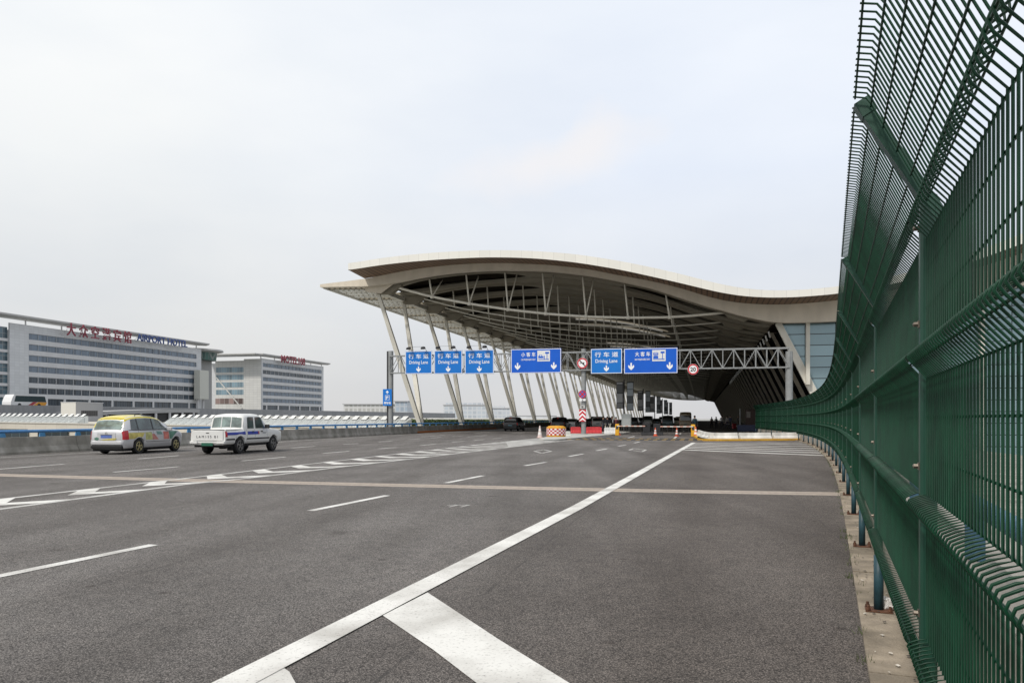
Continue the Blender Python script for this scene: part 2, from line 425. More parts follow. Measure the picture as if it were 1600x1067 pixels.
# dashes
D = [(-60, 912, 240, 851), (485, 798, 605, 774), (697, 754.5, 755, 743), (820, 727.5, 853, 722), (889, 713, 911, 709), (932, 704, 948, 701),
     (966, 697, 978, 695), (990.5, 692, 999.5, 690.2),
     (-10, 733.5, 100, 725), (177, 737.6, 280, 729), (216, 716.8, 280, 711.6), (378, 720, 446, 713.8), (455, 699.8, 492, 697), (504, 708.2, 546, 704.7),
     (536, 694.2, 560, 692.7), (592, 690.3, 613, 688.6), (592, 701, 620, 699), (638, 686.7, 656, 685.4), (656, 695.9, 680, 693.8), (673, 684.2, 689.5, 683),
     (706, 691, 725, 689.4), (706, 682, 722.7, 681.1), (740, 688, 757, 686.6), (770, 685.4, 784, 684.3), (-300, 758, -120, 746), (40, 727, 120, 721)][:-1]
b = MB()
for x0, y0, x1, y1 in D: band([G(x0, y0), G(x1, y1)], 0.15, 0.005, b)
for s0 in range(60, 260, 15):
    for w in (-22.5, -18.5, -5.5, -2.0):
        band([T(w, s0), T(w, s0+6)], 0.15, 0.005, b)
b.build('lane_dashes', paint_mat('road_paint_dash', (0.66, 0.65, 0.62), 0.6), kind='structure')
# chevron strip between the two carriageways
up_px = [(-300, 814), (0, 780), (280, 748.4), (660, 704.6), (780, 690.6), (862, 682.6)]
lo_px = [(-300, 836), (0, 795.5), (287, 757), (402, 745.5), (524, 730.5), (660, 714.8), (780, 700.5), (905, 686)]
U = [G(*p) for p in up_px]; Lw = [G(*p) for p in lo_px]
band(U, 0.16, 0.005).build('chevron_edge_line', M_line_far, kind='structure')
band(Lw, 0.18, 0.005).build('chevron_border_line', M_line_far, kind='structure')
def interp(P, Y):
    ys = [p.y for p in P]; return Vector((float(np.interp(Y, ys, [p.x for p in P])), Y, 0))
b = MB(); Yc = 11.25
while Yc < 52:
    def C(a, f):
        Yu = Yc+a; u = interp(U, Yu); l = interp(Lw, Yu+0.0); q = u.lerp(l, f); q.z = 0.007; return q
    b.add([C(0, .5), C(1.06, .02), C(1.65, .02), C(.70, .5), C(1.38, .98), C(.72, .98)], [(0, 1, 2, 3), (0, 3, 4, 5)])
    Yc += 2.05
b.build('chevron_marking', M_white_line, kind='structure')
# right cross hatching
b = MB()
for p in [(1062, 702.4, 1299, 712), (1067, 699.8, 1296, 708), (1071, 697.8, 1290, 704.4), (1075, 696, 1284, 701), (1079, 694.4, 1276, 697.6), (1082, 693, 1268, 694.4), (1084, 691.8, 1255, 691.6)]:
    band([G(p[0], p[1]), G(p[2], p[3])], 0.50, 0.006, b)
b.build('cross_hatching', M_white_line, kind='structure')
# diamonds ahead of the crossing
b = MB()
for cx, cy in ((848, 705), (996, 703)):
    c = G(cx, cy); dd = Vector((0.06, 1.0, 0)).normalized(); nn = Vector((dd.y, -dd.x, 0))
    R4 = [c+dd*1.9, c+nn*0.40, c-dd*1.9, c-nn*0.40]
    for i in range(4): band([R4[i], R4[(i+1) % 4]], 0.11, 0.005, b)
c0 = G(711, 792)
for k in (-0.1, 0.1): band([c0+Vector((k, 0, 0)), c0+Vector((k+.12, .28, 0))], 0.05, 0.005, b); band([c0+Vector((k-.06, .28, 0)), c0+Vector((k+.15, .28, 0))], 0.05, 0.0055, b)
b.build('diamond_marking', M_line_far, kind='structure')

# traffic island (raised) where the post, the drum and the plastic barriers stand
M_isl = mat('island_concrete', (0.46, 0.45, 0.42), 0.85, var=0.12, scale=1.5, dirt=0.15)
isl = [G(842, 686.6), G(866, 681.4), G(905, 677.2), G(975, 674.6), G(985, 675.8), G(962, 679.6), G(915, 684.0), G(872, 688.0), G(850, 688.6)]
b = MB(); b.prism([(p.x, p.y) for p in isl], lambda x, y: (x, y, -0.05), lambda x, y: (x, y, 0.09))
b.build('traffic_island', M_isl, kind='structure')
b = MB(); b.add([Vector((p.x, p.y, 0.0035)) for p in [G(790, 689.8), G(866, 681.6), G(870, 688.2), G(795, 699)]], [(0, 1, 2, 3)])
b.build('island_apron', paint_mat('road_paint_grey', (0.36, 0.355, 0.34), 0.7), kind='structure')
# pale stone walkway along the terminal wall
b = MB(); b.box((6.4, 60, -0.1), (13.6, 460, 0.16)); b.build('walkway', mat('walk_stone', (0.25, 0.23, 0.2), 0.7, var=0.12), kind='structure', rz=TH)
# yellow/black rubber speed bumps at the gate
M_bl = mat('bump_black', (0.02, 0.02, 0.02), 0.8); M_yl = mat('bump_yellow', (0.16, 0.105, 0.03), 0.7)
for s0, lab in ((54.5, 'yellow and black rubber speed bump, the row nearer the camera'), (57.6, 'yellow and black rubber speed bump, the row nearer the boom gates')):
    b = MB(); w = -9.6; k = 0
    while w < 0.2:
        b.mi = k % 2; b.prism([(-.22, 0), (-.12, .045), (.12, .045), (.22, 0)], lambda y, z: (w, s0+y, z+.001), lambda y, z: (w+.3, s0+y, z+.001)); w += .302; k += 1
    tag(b.build('speed_bump', [M_bl, M_yl], rz=TH), lab, 'speed bump', 'speed bumps')
# ================================================================== TERMINAL (local axes: x across, y along, z up)
S0, S1 = 72.0, 76.0            # front of the fascia, front of the edge beam
SEND = 452.0
def curve(px, s):
    P = [PS(x, y, s) for x, y in px]; return [p[0] for p in P], [p[1] for p in P]
top_w, top_z = curve([(544, 412), (588.4, 404.3), (630.6, 399), (687, 394), (743, 391.4), (785, 390.8), (841.5, 392.5), (900, 397.2), (967.5, 407.5), (1018, 417.7),
    (1068.7, 429.2), (1102.4, 438.5), (1141.8, 447.5), (1181, 453), (1223, 454.3), (1265.5, 452), (1316, 447), (1400, 431), (1500, 402), (1600, 364), (1720, 318), (1900, 270), (2200, 240)], S0)
bot_w, bot_z = curve([(544, 422.3), (588.4, 415), (630.6, 410), (687, 405.3), (743, 402.5), (785, 402), (841.5, 404), (900, 410), (967.5, 421), (1018, 432),
    (1068.7, 443.5), (1102.4, 452), (1141.8, 460.5), (1181, 464.5), (1223, 465.3), (1265.5, 463), (1316, 458.4), (1400, 443), (1500, 416), (1600, 380), (1720, 336), (1900, 292), (2200, 262)], S0)
at_w, at_z = curve([(500, 444.3), (540, 439.5), (577, 434.7), (616.5, 426), (658.7, 419), (701, 414.4), (743, 411.6), (785, 410.8), (855.6, 413.6), (920, 420.6), (967.5, 430.4),
    (1018, 439), (1068.7, 451.5), (1102.4, 462.8), (1141.8, 471.8), (1181, 475.4), (1223, 476), (1265.5, 473.5), (1316, 468.4), (1400, 453), (1500, 428), (1600, 395), (1720, 352), (1900, 312), (2200, 285)], S1)
ab_w, ab_z = curve([(500, 448.7), (574, 447.2), (605, 443.7), (658.7, 432.4), (701, 426.2), (743, 422.9), (785, 421.5), (855.6, 422.9), (920, 430), (967.5, 439), (1018, 450),
    (1068.7, 467), (1102.4, 478.2), (1130.5, 485.3), (1153, 492.3), (1195, 501.6), (1217.7, 504.4), (1265.5, 503.5), (1313, 501.6), (1400, 492), (1500, 472), (1600, 446), (1720, 412), (1900, 370), (2200, 340)], S1)
fT = lambda w: float(np.interp(w, top_w, top_z)); fB = lambda w: float(np.interp(w, bot_w, bot_z))
fA = lambda w: float(np.interp(w, at_w, at_z)); fE = lambda w: float(np.interp(w, ab_w, ab_z))
WL, WTIP, WR = top_w[0], at_w[0], 78.0
WT, ZT = -34.25, 15.55          # where the outer columns carry the roof
def smooth_samples(w0, w1, n): return [w0+(w1-w0)*i/n for i in range(n+1)]
def sm(fn, w, r=1.2):           # rounded version of the traced curve
    return sum(fn(w+d*r) for d in (-1, -.5, 0, .5, 1))/5

term = empty('airport_terminal', (0, 0, 0), TH, 'large airport terminal with a sweeping white wave roof on slanted columns over the road', 'terminal')
M_fascia = grid_mat('fascia_panels', (0.70, 0.685, 0.63), (0.56, 0.55, 0.51), cell=(1.05, 50, 50), jw=0.035, var=0.035, rough=0.45, axis='x')
M_soffit = grid_mat('soffit_slats', (0.21, 0.135, 0.088), (0.09, 0.058, 0.038), cell=(0.5, 50, 50), jw=0.13, var=0.12, rough=0.7, axis='x')
M_beam = mat('edge_beam_paint', (0.62, 0.555, 0.455), 0.55, var=0.06, scale=0.5, dirt=0.10)
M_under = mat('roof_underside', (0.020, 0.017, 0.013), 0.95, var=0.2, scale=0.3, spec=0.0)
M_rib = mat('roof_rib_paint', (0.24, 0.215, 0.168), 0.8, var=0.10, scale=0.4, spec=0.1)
M_ribshade = mat('roof_rib_paint_shaded', (0.13, 0.116, 0.090), 0.8, var=0.10, scale=0.4, spec=0.1)  # darker rib copy, gloom deeper under the roof put into its colour
M_roofskin = mat('roof_skin', (0.55, 0.55, 0.53), 0.4, 0.2, var=0.05, scale=0.2)
M_cable = mat('tie_bar_paint', (0.70, 0.67, 0.58), 0.5, var=0.05)
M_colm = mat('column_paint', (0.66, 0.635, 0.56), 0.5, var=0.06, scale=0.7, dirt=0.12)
M_colshade = mat('column_paint_shaded', (0.34, 0.31, 0.25), 0.8, var=0.08, spec=0.1)  # darker column copy, shade under the roof put into its colour
M_colside = mat('column_side_dark', (0.10, 0.095, 0.085), 0.6, var=0.15)
M_wallglass = grid_mat('terminal_glass', (0.23, 0.325, 0.36), (0.012, 0.014, 0.016), cell=(2.45, 50, 1.05), jw=0.075, var=0.13, rough=0.10, metal=0.35, spec=0.6)
M_sideglass = grid_mat('side_wall_glass', (0.010, 0.011, 0.011), (0.02, 0.02, 0.018), cell=(50, 2.55, 1.3), jw=0.07, var=0.5, rough=1.0, spec=0.0, axis='yz')

ws = smooth_samples(WL, WR, 160)
b = MB(); b.strip([(w, S0, sm(fB, w)) for w in ws], [(w, S0, sm(fT, w)) for w in ws])
b.add([(WL, S0, fB(WL)), (WL, S1+.3, fB(WL)+.35), (WL, S1+.3, fT(WL)), (WL, S0, fT(WL))], [(0, 1, 2, 3)])
smooth_by_angle(b.build('fascia', M_fascia, term))
b = MB(); b.strip([(w, S0, sm(fB, w)) for w in ws], [(w, S1-.004, sm(fA, w)) for w in ws]); smooth_by_angle(b.build('soffit', M_soffit, term))
# roof skin: outer shell
b = MB()
b.strip([(w, S0, sm(fT, w)) for w in ws], [(w, SEND, sm(fT, w)) for w in ws])
smooth_by_angle(b.build('roof', M_roofskin, term))
# edge beam (front arch) with its left tip
we = smooth_samples(WTIP, WR, 190)
def rfE(w): return fE(w) if w < -30 else sm(fE, w, .8)
def rfA(w): return fA(w) if w < -32 else sm(fA, w, .8)
def beam(B, s, th, fa, fe, wl):
    a0 = [(w, s, fa(w)) for w in wl]; e0 = [(w, s, fe(w)) for w in wl]; a1 = [(w, s+th, fa(w)) for w in wl]; e1 = [(w, s+th, fe(w)) for w in wl]
    B.strip(a0, e0); B.strip(e0, e1); B.strip(e1, a1); B.strip(a1, a0)
    return B
b = MB(); beam(b, S1, 0.7, rfA, rfE, we); smooth_by_angle(b.build('edge_beam', M_beam, term))
# ceiling (dark) with skylight slots over the crest
PITCH = 7.67; RIB0 = 77.4
SKY = {5, 6, 10, 11}
SW0, SW1 = -19.0, -5.0
b = MB()
wl = smooth_samples(-34.45, 16.0, 60)
def ceil(wa, wb, s0, s1):
    n = max(2, int((wb-wa)/1.2)); xs = smooth_samples(wa, wb, n)
    b.strip([(w, s0, sm(fA, w, .8)-.02) for w in xs], [(w, s1, sm(fA, w, .8)-.02) for w in xs])
s_prev = S1+.7; NR = 49
for k in range(NR):
    s = RIB0+PITCH*k
    if k in SKY:
        ceil(-34.45, 16, s_prev, s-1.0); ceil(-34.45, SW0, s-1.0, s-.05); ceil(SW1, 16, s-1.0, s-.05)
        s_prev = s-.05
    if k == NR-1: ceil(-34.45, 16, s_prev, SEND)
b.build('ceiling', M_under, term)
# openings in the outer skin above the slots: rebuild the skin in strips
o = bpy.data.objects['roof']; bpy.data.objects.remove(o)
b = MB()
def skin(wa, wb, s0, s1):
    n = max(2, int((wb-wa)/0.9)); xs = smooth_samples(wa, wb, n)
    b.strip([(w, s0, sm(fT, w)) for w in xs], [(w, s1, sm(fT, w)) for w in xs])
s_prev = S0
for k in sorted(SKY):
    s = RIB0+PITCH*k
    skin(WL, WR, s_prev, s-1.5); skin(WL, SW0, s-1.5, s); skin(SW1, WR, s-1.5, s); s_prev = s
skin(WL, WR, s_prev, SEND)
smooth_by_angle(b.build('roof', M_roofskin, term))
M_skyl = glass_mat('skylight_glass', (0.75, 0.8, 0.8), 0.2, 0.12)
for k in sorted(SKY):
    s = RIB0+PITCH*k; xs = smooth_samples(SW0, SW1, 16); b = MB()
    b.strip([(w, s-1.5, sm(fT, w)-.03) for w in xs], [(w, s, sm(fT, w)-.03) for w in xs]); b.build('skylight', M_skyl, term)
# left gable of the roof between skin and ceiling
b = MB()
b.strip([(WL, S1+.3, fB(WL)+.35), (WL, SEND, fB(WL)+.35)], [(WL, S1+.3, fT(WL)), (WL, SEND, fT(WL))])
xs = smooth_samples(WL, -33.4, 4)
b.strip([(WL, S1+.3, fB(WL)+.35), (-33.4, S1+.3, fA(-33.4))], [(WL, SEND, fB(WL)+.35), (-33.4, SEND, fA(-33.4))])
b.build('roof_side', M_fascia, term)

# roof trusses: arched rib + tie bar + struts
tie_pts = [PS(x, y, RIB0) for x, y in [(606, 445), (673, 463), (732, 474), (799, 484), (860, 490.5), (920, 494.5), (985, 496), (1046, 495.2), (1097, 491.5), (1134, 487.5)]]
fTie = lambda w: float(np.interp(w, [p[0] for p in tie_pts], [p[1] for p in tie_pts]))
strut_w = [PS(x, 440, RIB0)[0] for x in (674, 732, 793, 852, 915, 981, 1046)]
def strut_mb(w, y0, first):
    B = MB(); zt = fE(w)+.15; zb_ = fTie(w)
    B.tube([(w-.35, y0, zt), (w, y0, zb_)], 0.09, 8)
    if w < strut_w[5]-0.5: B.tube([(w+.55, y0+1.6, zt-.1), (w, y0, zb_)], 0.075, 8)
    B.tube([(w-.16, y0, zb_), (w+.16, y0, zb_)], 0.2, 8)
    return B
wr = smooth_samples(WTIP+.3, 8.4, 90)
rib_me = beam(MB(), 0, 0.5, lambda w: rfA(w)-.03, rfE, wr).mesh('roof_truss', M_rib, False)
rib_me2 = rib_me.copy(); rib_me2.materials.clear(); rib_me2.materials.append(M_ribshade)
tie_me = MB().tube([(w, 0.25, fTie(w)) for w in smooth_samples(tie_pts[0][0], tie_pts[-1][0], 24)], 0.13, 8).mesh('tie_bar', M_cable, True)
# haunch brackets at both ends of the tie
hb = MB()
wa = tie_pts[-1][0]; hb.prism([(wa-.5, fTie(wa)+.3), (wa+.2, fTie(wa)-.5), (wa+1.6, fTie(wa)-1.0), (wa+2.4, fE(wa+2.4)+.2), (wa+.6, fE(wa)+.4)], lambda x, z: (x, -.12, z), lambda x, z: (x, .62, z))
hb_me = hb.mesh('haunch', M_rib); hb = MB()
wa = tie_pts[0][0]; hb.prism([(wa-1.6, fE(wa-1.6)+.1), (wa-1.2, ZT-.55), (wa+.4, ZT-.6), (wa+1.6, fTie(wa+1.6)+.35), (wa+1.2, fE(wa+1.2)+.2)], lambda x, z: (x, -.12, z), lambda x, z: (x, .62, z))
hb_me2 = hb.mesh('haunch', M_rib)
strut_me = [strut_mb(w, 0.25, True).mesh('strut', M_cable, True) for w in strut_w]
strut_me2 = [MB().tube([(w-.2, .25, fE(w)+.15), (w, .25, fTie(w))], .075, 7).mesh('strut', M_cable, True) for w in strut_w]
tie_me2 = MB().tube([(w, 0.25, fTie(w)) for w in smooth_samples(tie_pts[0][0], tie_pts[-1][0], 24)], 0.085, 7).mesh('tie_bar', M_cable, True)
# ceiling panels between neighbouring ribs, each with two long oval openings
def ceil_panel():
    B = MB(); hs = PITCH/2; ys0, ys1 = [], []
    ovals = ((-33.6, -18.2), (-8.2, 6.6))
    wl_ = smooth_samples(-33.4, 7.4, 130)
    for w in wl_:
        m = hs-.25
        for a, e in ovals:
            if a < w < e:
                t = (w-(a+e)/2)/((e-a)/2); m = min(m, .75+(hs-.25-.75)*(1-math.sqrt(max(0, 1-t*t))))
        ys0.append(m)
    z = [rfE(w)+.22 for w in wl_]
    def rim(y_of): return [(w, y_of(m), zz) for w, m, zz in zip(wl_, ys0, z)]
    B.strip(rim(lambda m: .5), rim(lambda m: .25+m)); B.strip(rim(lambda m: PITCH+.25-m), rim(lambda m: PITCH))
    B.strip(rim(lambda m: .25+m), [(w, .25+m, zz+.35) for w, m, zz in zip(wl_, ys0, z)]); B.strip(rim(lambda m: PITCH+.25-m), [(w, PITCH+.25-m, zz+.35) for w, m, zz in zip(wl_, ys0, z)])
    return B
M_cp = mat('ceiling_panel_paint', (0.27, 0.245, 0.195), 0.8, var=0.08, scale=0.5, spec=0.1)
cp_me = ceil_panel().mesh('ceiling_panel', M_cp); cp_me2 = cp_me.copy(); cp_me2.materials.clear(); cp_me2.materials.append(M_ribshade)
rest = MB()
for k in range(NR):
    y = RIB0+PITCH*k
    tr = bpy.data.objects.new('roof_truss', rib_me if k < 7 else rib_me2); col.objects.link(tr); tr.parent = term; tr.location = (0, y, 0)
    t2 = bpy.data.objects.new('tie_bar', tie_me if k == 0 else tie_me2); col.objects.link(t2); t2.parent = tr
    for hm in (hb_me, hb_me2):
        h2 = bpy.data.objects.new('haunch', hm); col.objects.link(h2); h2.parent = tr
    if k+1 not in SKY and k < NR-1:
        c2 = bpy.data.objects.new('ceiling_panel', cp_me if k < 7 else cp_me2); col.objects.link(c2); c2.parent = tr
    if k+1 in SKY:
        xs = smooth_samples(-33.4, 7.4, 60); b = MB(); b.strip([(w, .5, rfE(w)+.2) for w in xs], [(w, PITCH-.35, rfE(w)+.2) for w in xs]); b.build('ceiling_panel', M_ribshade, tr)  # plain panel added so skylight falls only on the rib's lower lip
    if k < 14:
        for me in (strut_me if k == 0 else strut_me2):
            s2 = bpy.data.objects.new('strut', me); col.objects.link(s2); s2.parent = tr
    else:
        for w in strut_w:
            rest.tube([(w-.2, y+.25, fE(w)+.15), (w, y+.25, fTie(w))], 0.075, 5)
rest.build('strut', M_cable, term, kind='stuff')
# white strips added at the ribs, painted as skylight-lit rib edges
M_litrib = mat('lit_rib_edge', (0.72, 0.70, 0.64), 0.6, var=0.04)
for k in sorted(SKY):
    y = RIB0+PITCH*k-.14; xs = smooth_samples(SW0+.5, SW1-.5, 20)
    b = MB(); b.strip([(w, y, sm(fE, w)+.02) for w in xs], [(w, y, sm(fE, w)-.22) for w in xs]); b.strip([(w, y+.1, sm(fE, w)+.02) for w in xs], [(w, y+.1, sm(fE, w)-.22) for w in xs]); b.strip([(w, y, sm(fE, w)-.22) for w in xs], [(w, y+.1, sm(fE, w)-.22) for w in xs])
    b.build('lit_rib_edge', M_litrib, term)

b = MB(); b.prism([(-35.2, ZT-.35), (-33.4, ZT-.65), (-32.0, fTie(-32)+.15), (-31.6, fE(-31.6)+.2), (-35.2, fE(-35.2)+.1)], lambda x, z: (x, S1+.71, z), lambda x, z: (x, S1+.77, z)); b.build('end_plate', M_beam, term)
# outer columns: pairs leaning out from one foot
def col_mb(p0, p1, w0, w1):
    p0 = Vector(p0); p1 = Vector(p1); d = (p1-p0).normalized(); sd = Vector((1, 0, 0)); sd = (sd-d*sd.dot(d)).normalized(); fd = d.cross(sd)
    vs = []
    n = 7
    for i in range(n):
        f = i/(n-1); p = p0.lerp(p1, f); wd = (w0+(w1-w0)*f)*(1+0.25*math.sin(math.pi*min(1, f*1.1)))
        for a, c in ((-1, -1), (1, -1), (1, 1), (-1, 1)): vs.append(p+sd*(a*wd/2)+fd*(c*wd*.36))
    B = MB(); fs = [(3, 2, 1, 0), tuple(range(4*n-4, 4*n))]
    for i in range(n-1):
        for k in range(4): fs.append((i*4+k, i*4+(k+1) % 4, (i+1)*4+(k+1) % 4, (i+1)*4+k))
    B.add(vs, fs); return B
foot_w = -30.3
cA = col_mb((0, 0, -.5), (WT-foot_w, -PITCH/2, ZT), .42, .36).mesh('column', M_colm); cB = col_mb((0, .03, -.5), (WT-foot_w, PITCH/2, ZT), .42, .36).mesh('column', M_colm)
for k in range(24):
    yb = RIB0+.25+PITCH*(2*k+.5)
    for me in (cA, cB):
        o = bpy.data.objects.new('column', me); col.objects.link(o); o.parent = term; o.location = (foot_w, yb, 0)
for k in range(24):
    yb = RIB0+.25+PITCH*(2*k+.5); b = MB(); b.prism([(-.5, -.6), (.5, -.6), (.36, -.02), (-.36, -.02)], lambda x, z: (foot_w+x, yb-.6, z-.4), lambda x, z: (foot_w+x, yb+.6, z-.4)); b.box((foot_w-.6, yb-.8, -9), (foot_w+.6, yb+.8, -1.01)); b.build('column_foot', M_colm, term)
# canopy wing outside the columns: girder and louvres
b = MB(); b.box((WT-.3, S1+.75, ZT-.25), (WT+.3, SEND, ZT+.22)); b.build('girder', M_colm, term)
b = MB(); n = 9
for i in range(n):
    w = WTIP+.35+(WT-.5-WTIP-.35)*i/(n-1)
    zc = fE(w)+0.12
    b.box((w-.10, S1+.75, zc), (w+.10, SEND, zc+.16))
s = S1+1.4
while s < 300:
    b.box((WTIP+.3, s, fE(WTIP)+.20), (WT-.4, s+.34, fE(WTIP)+.34)); s += 1.918
b.build('canopy_louvre', mat('louvre_paint', (0.62, 0.60, 0.53), 0.45, var=0.12, scale=0.6), term)
b = MB(); b.box((WTIP-.02, S1+.71, fE(WTIP)-.06), (WTIP+.16, SEND, fA(WTIP)+.1)); b.build('canopy_edge', M_fascia, term)

# leaning side wall along the road with slanted columns
WTOP, ZTOP, WBOT = 7.15, 10.5, 12.25
def wall_at(z, off=0.0): return WBOT+(WTOP-WBOT)*z/ZTOP+off
b = MB(); b.strip([(wall_at(0, .55), S1+1.3, 0.1), (wall_at(0, .55), SEND, 0.1)], [(wall_at(ZTOP, .55), S1+1.3, ZTOP), (wall_at(ZTOP, .55), SEND, ZTOP)]); b.build('side_glass_wall', M_sideglass, term)
sc_me0 = col_mb((WBOT, 0, 0), (WTOP, 0, ZTOP+.15), .56, .56).mesh('slanted_column', M_colm); sc_me1 = col_mb((WBOT, 0, 0), (WTOP, 0, ZTOP+.15), .30, .30).mesh('slanted_column', M_colshade)
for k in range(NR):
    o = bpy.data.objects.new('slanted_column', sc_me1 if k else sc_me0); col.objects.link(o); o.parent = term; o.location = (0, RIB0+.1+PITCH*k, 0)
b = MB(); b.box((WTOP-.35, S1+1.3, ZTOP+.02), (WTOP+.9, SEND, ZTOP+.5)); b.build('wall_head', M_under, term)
# white fins added along the wall head, standing in for reflected sky
M_skyglint = mat('sky_glint_white', (0.80, 0.80, 0.78), 0.35, var=0.05)
b = MB()
for k in range(30):
    s = S1+6+3.83*k; b.prism([(WTOP-.5, ZTOP-.15), (WTOP-.33, ZTOP-.75), (WTOP-.24, ZTOP-.75), (WTOP-.41, ZTOP-.15)], lambda x, z, s=s: (x, s, z), lambda x, z, s=s: (x, s+.8, z))
b.build('sky_glint', M_skyglint, term, kind='stuff')
b = MB()
for z in (3.4, 6.4):
    b.bar((wall_at(z, .4), S1+1.6, z), (wall_at(z, .4), SEND, z), .1, .12)
b.build('wall_rail', M_under, term)
# front glass wall to the right of the leaning wall
b = MB()
xs = smooth_samples(WTOP+.2, WR, 70)
def lowz(w): return -9.0 if w > WBOT+.1 else max(0.0, (WBOT-w)/(WBOT-WTOP)*ZTOP)
b.strip([(w, S1+1.35, lowz(w)) for w in xs], [(w, S1+1.35, fE(w)+.3) for w in xs]); b.build('front_glass_wall', M_wallglass, term)
for k in range(5):
    w = 9.77+14.7*k; b = MB(); b.box((w-.17, S1+.72, -9 if k else 4.7), (w+.17, S1+1.32, fE(w)+.1)); b.build('mullion_post', M_colm, term)
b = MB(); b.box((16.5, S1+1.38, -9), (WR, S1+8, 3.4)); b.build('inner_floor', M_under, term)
# doors and dark shop fronts at walkway level
b = MB(); b.box((WBOT+.2, S1+8, 0.16), (WBOT+.45, SEND, 3.2)); b.build('shop_front', grid_mat('shop_glass', (0.03, 0.032, 0.034), (0.11, 0.10, 0.09), cell=(50, 3.8, 50), jw=0.5, var=0.6, rough=0.9, spec=0.05, axis='y'), term)

# ------------------------------------------------------------------ left barrier with blue rail
lb = empty('concrete_barrier', T(-28.2, -20), TH, 'long grey concrete barrier with a blue steel rail along the left edge of the road', 'barrier')
b = MB(); prof = [(0.0, -.02), (0.0, .10), (-.12, .32), (-.18, .73), (-.46, .73), (-.46, -1.6)]
for i in range(0, 470, 10):
    b.prism(prof[::1], lambda x, z, i=i: (x, i+.012, z), lambda x, z, i=i: (x, i+9.988, z))
b.build('wall', M_conc, lb)
b = MB(); b.tube([(-.32, 0, .975), (-.32, 490, .975)], .068, 8); b.build('rail', M_blue, lb, smooth=True)
pm = MB(); pm.prism([(-.15, 0), (.15, 0), (.10, .18), (-.10, .18)], lambda x, z: (-.36, x, .732+z), lambda x, z: (-.28, x, .732+z)); pme = pm.mesh('rail_post', mat('rail_blue_pale', (0.06, 0.22, 0.42), 0.45))
rest = MB()
for i in range(240):
    y = 44+i*2.02-20
    if i < 100:
        o = bpy.data.objects.new('rail_post', pme); col.objects.link(o); o.parent = lb; o.location = (0, y, 0)
    elif y < 485: rest.box((-.36, y-.12, .732), (-.28, y+.12, .93))
rest.build('rail_post', M_blue, lb, kind='stuff')
b = MB(); b.box((.035, 94, .02), (.08, 125, .20)); b.build('orange_strip', mat('strip_orange', (0.42, 0.14, 0.04), 0.6), lb)
# ================================================================== GREEN FENCE
fence = empty('green_fence', FP[0], 0, 'tall dark green welded mesh security fence with inward leaning top on the right', 'fence')
FL = math.hypot(1.25, 3.03)
def prof_pts():
    P = [(.47, 0)]
    def fold(z0, z1, d): return [(z0, 0), (z0+(z1-z0)*.58, d*.90), (z0+(z1-z0)*.68, d), (z0+(z1-z0)*.80, d*.92), (z0+(z1-z0)*.92, d*.5), (z1, 0)]
    for z0, z1 in ((.585, .695), (1.135, 1.255), (1.705, 1.825)): P += fold(z0, z1, .068)
    P += [(2.25, 0), (2.31, .052), (2.335, .062), (2.365, .05), (2.395, .005), (2.415, .008), (2.45, .026), (2.795, .195), (2.822, .214), (2.834, .262)]
    return P
PR = prof_pts()
def y_at(z): return float(np.interp(z, [p[0] for p in PR], [p[1] for p in PR]))
def panel(nside, rad, gap):
    B = MB(); n = int((FL-.12)/gap); x0 = .06
    for i in range(n+1):
        x = x0+i*(FL-.12)/n
        B.tube([(x, y, z) for z, y in PR], rad, nside, cap=False)
    hz = [.475, .585, .64, .695, .84, .99, 1.135, 1.195, 1.255, 1.40, 1.555, 1.705, 1.765, 1.825, 1.98, 2.13, 2.25, 2.335, 2.395, 2.50, 2.60, 2.70, 2.79, 2.831]
    for z in hz:
        y = y_at(z)+(-.006 if z < 2.42 else .004)
        B.tube([(.045, y, z), (FL-.045, y, z)], rad*1.05, nside, cap=False)
    return B
near_me = panel(6, .0037, .05).mesh('mesh_panel', M_green, True)
far_me = panel(4, .0037, .05).mesh('mesh_panel', M_green, False)
post = MB(); post.cbox((-.036, -.040, .47), (.036, .020, 2.43), .010); post_me = post.mesh('post', M_green2)
pl = MB(); pl.lathe([(.036, 0.04), (.036, .47)], 12, c=(0, -.012, 0)); leg_me = pl.mesh('post_leg', M_postblue, True)
arm = MB()
arm.bar((0, -.055, 2.33), (0, .212, 2.79), .050, .066, up=(1, 0, 0)); arm.bar((0, .200, 2.772), (0, .232, 2.828), .058, .074, up=(1, 0, 0)); arm_me = arm.mesh('arm', M_green2)
bp = MB(); bp.box((-.085, -.11, .036), (.085, .085, .046))
for x in (-.065, .065):
    for y in (-.09, .065): bp.lathe([(.012, .05), (.012, .085)], 6, c=(x, y, 0)); bp.lathe([(.020, .05), (.020, .064)], 6, c=(x, y, 0))
bp_me = bp.mesh('base_plate', M_rust)
bo = MB()
for z in (1.36, 1.92, 2.30, .78):
    bo.box((-.012, .0205, z-.014), (.012, .026, z+.014)); bo.lathe([(.010, 0), (.010, .014), (.004, .018)], 6, c=(0, .026, z), axis='y')
bo_me = bo.mesh('clip', M_bolt)
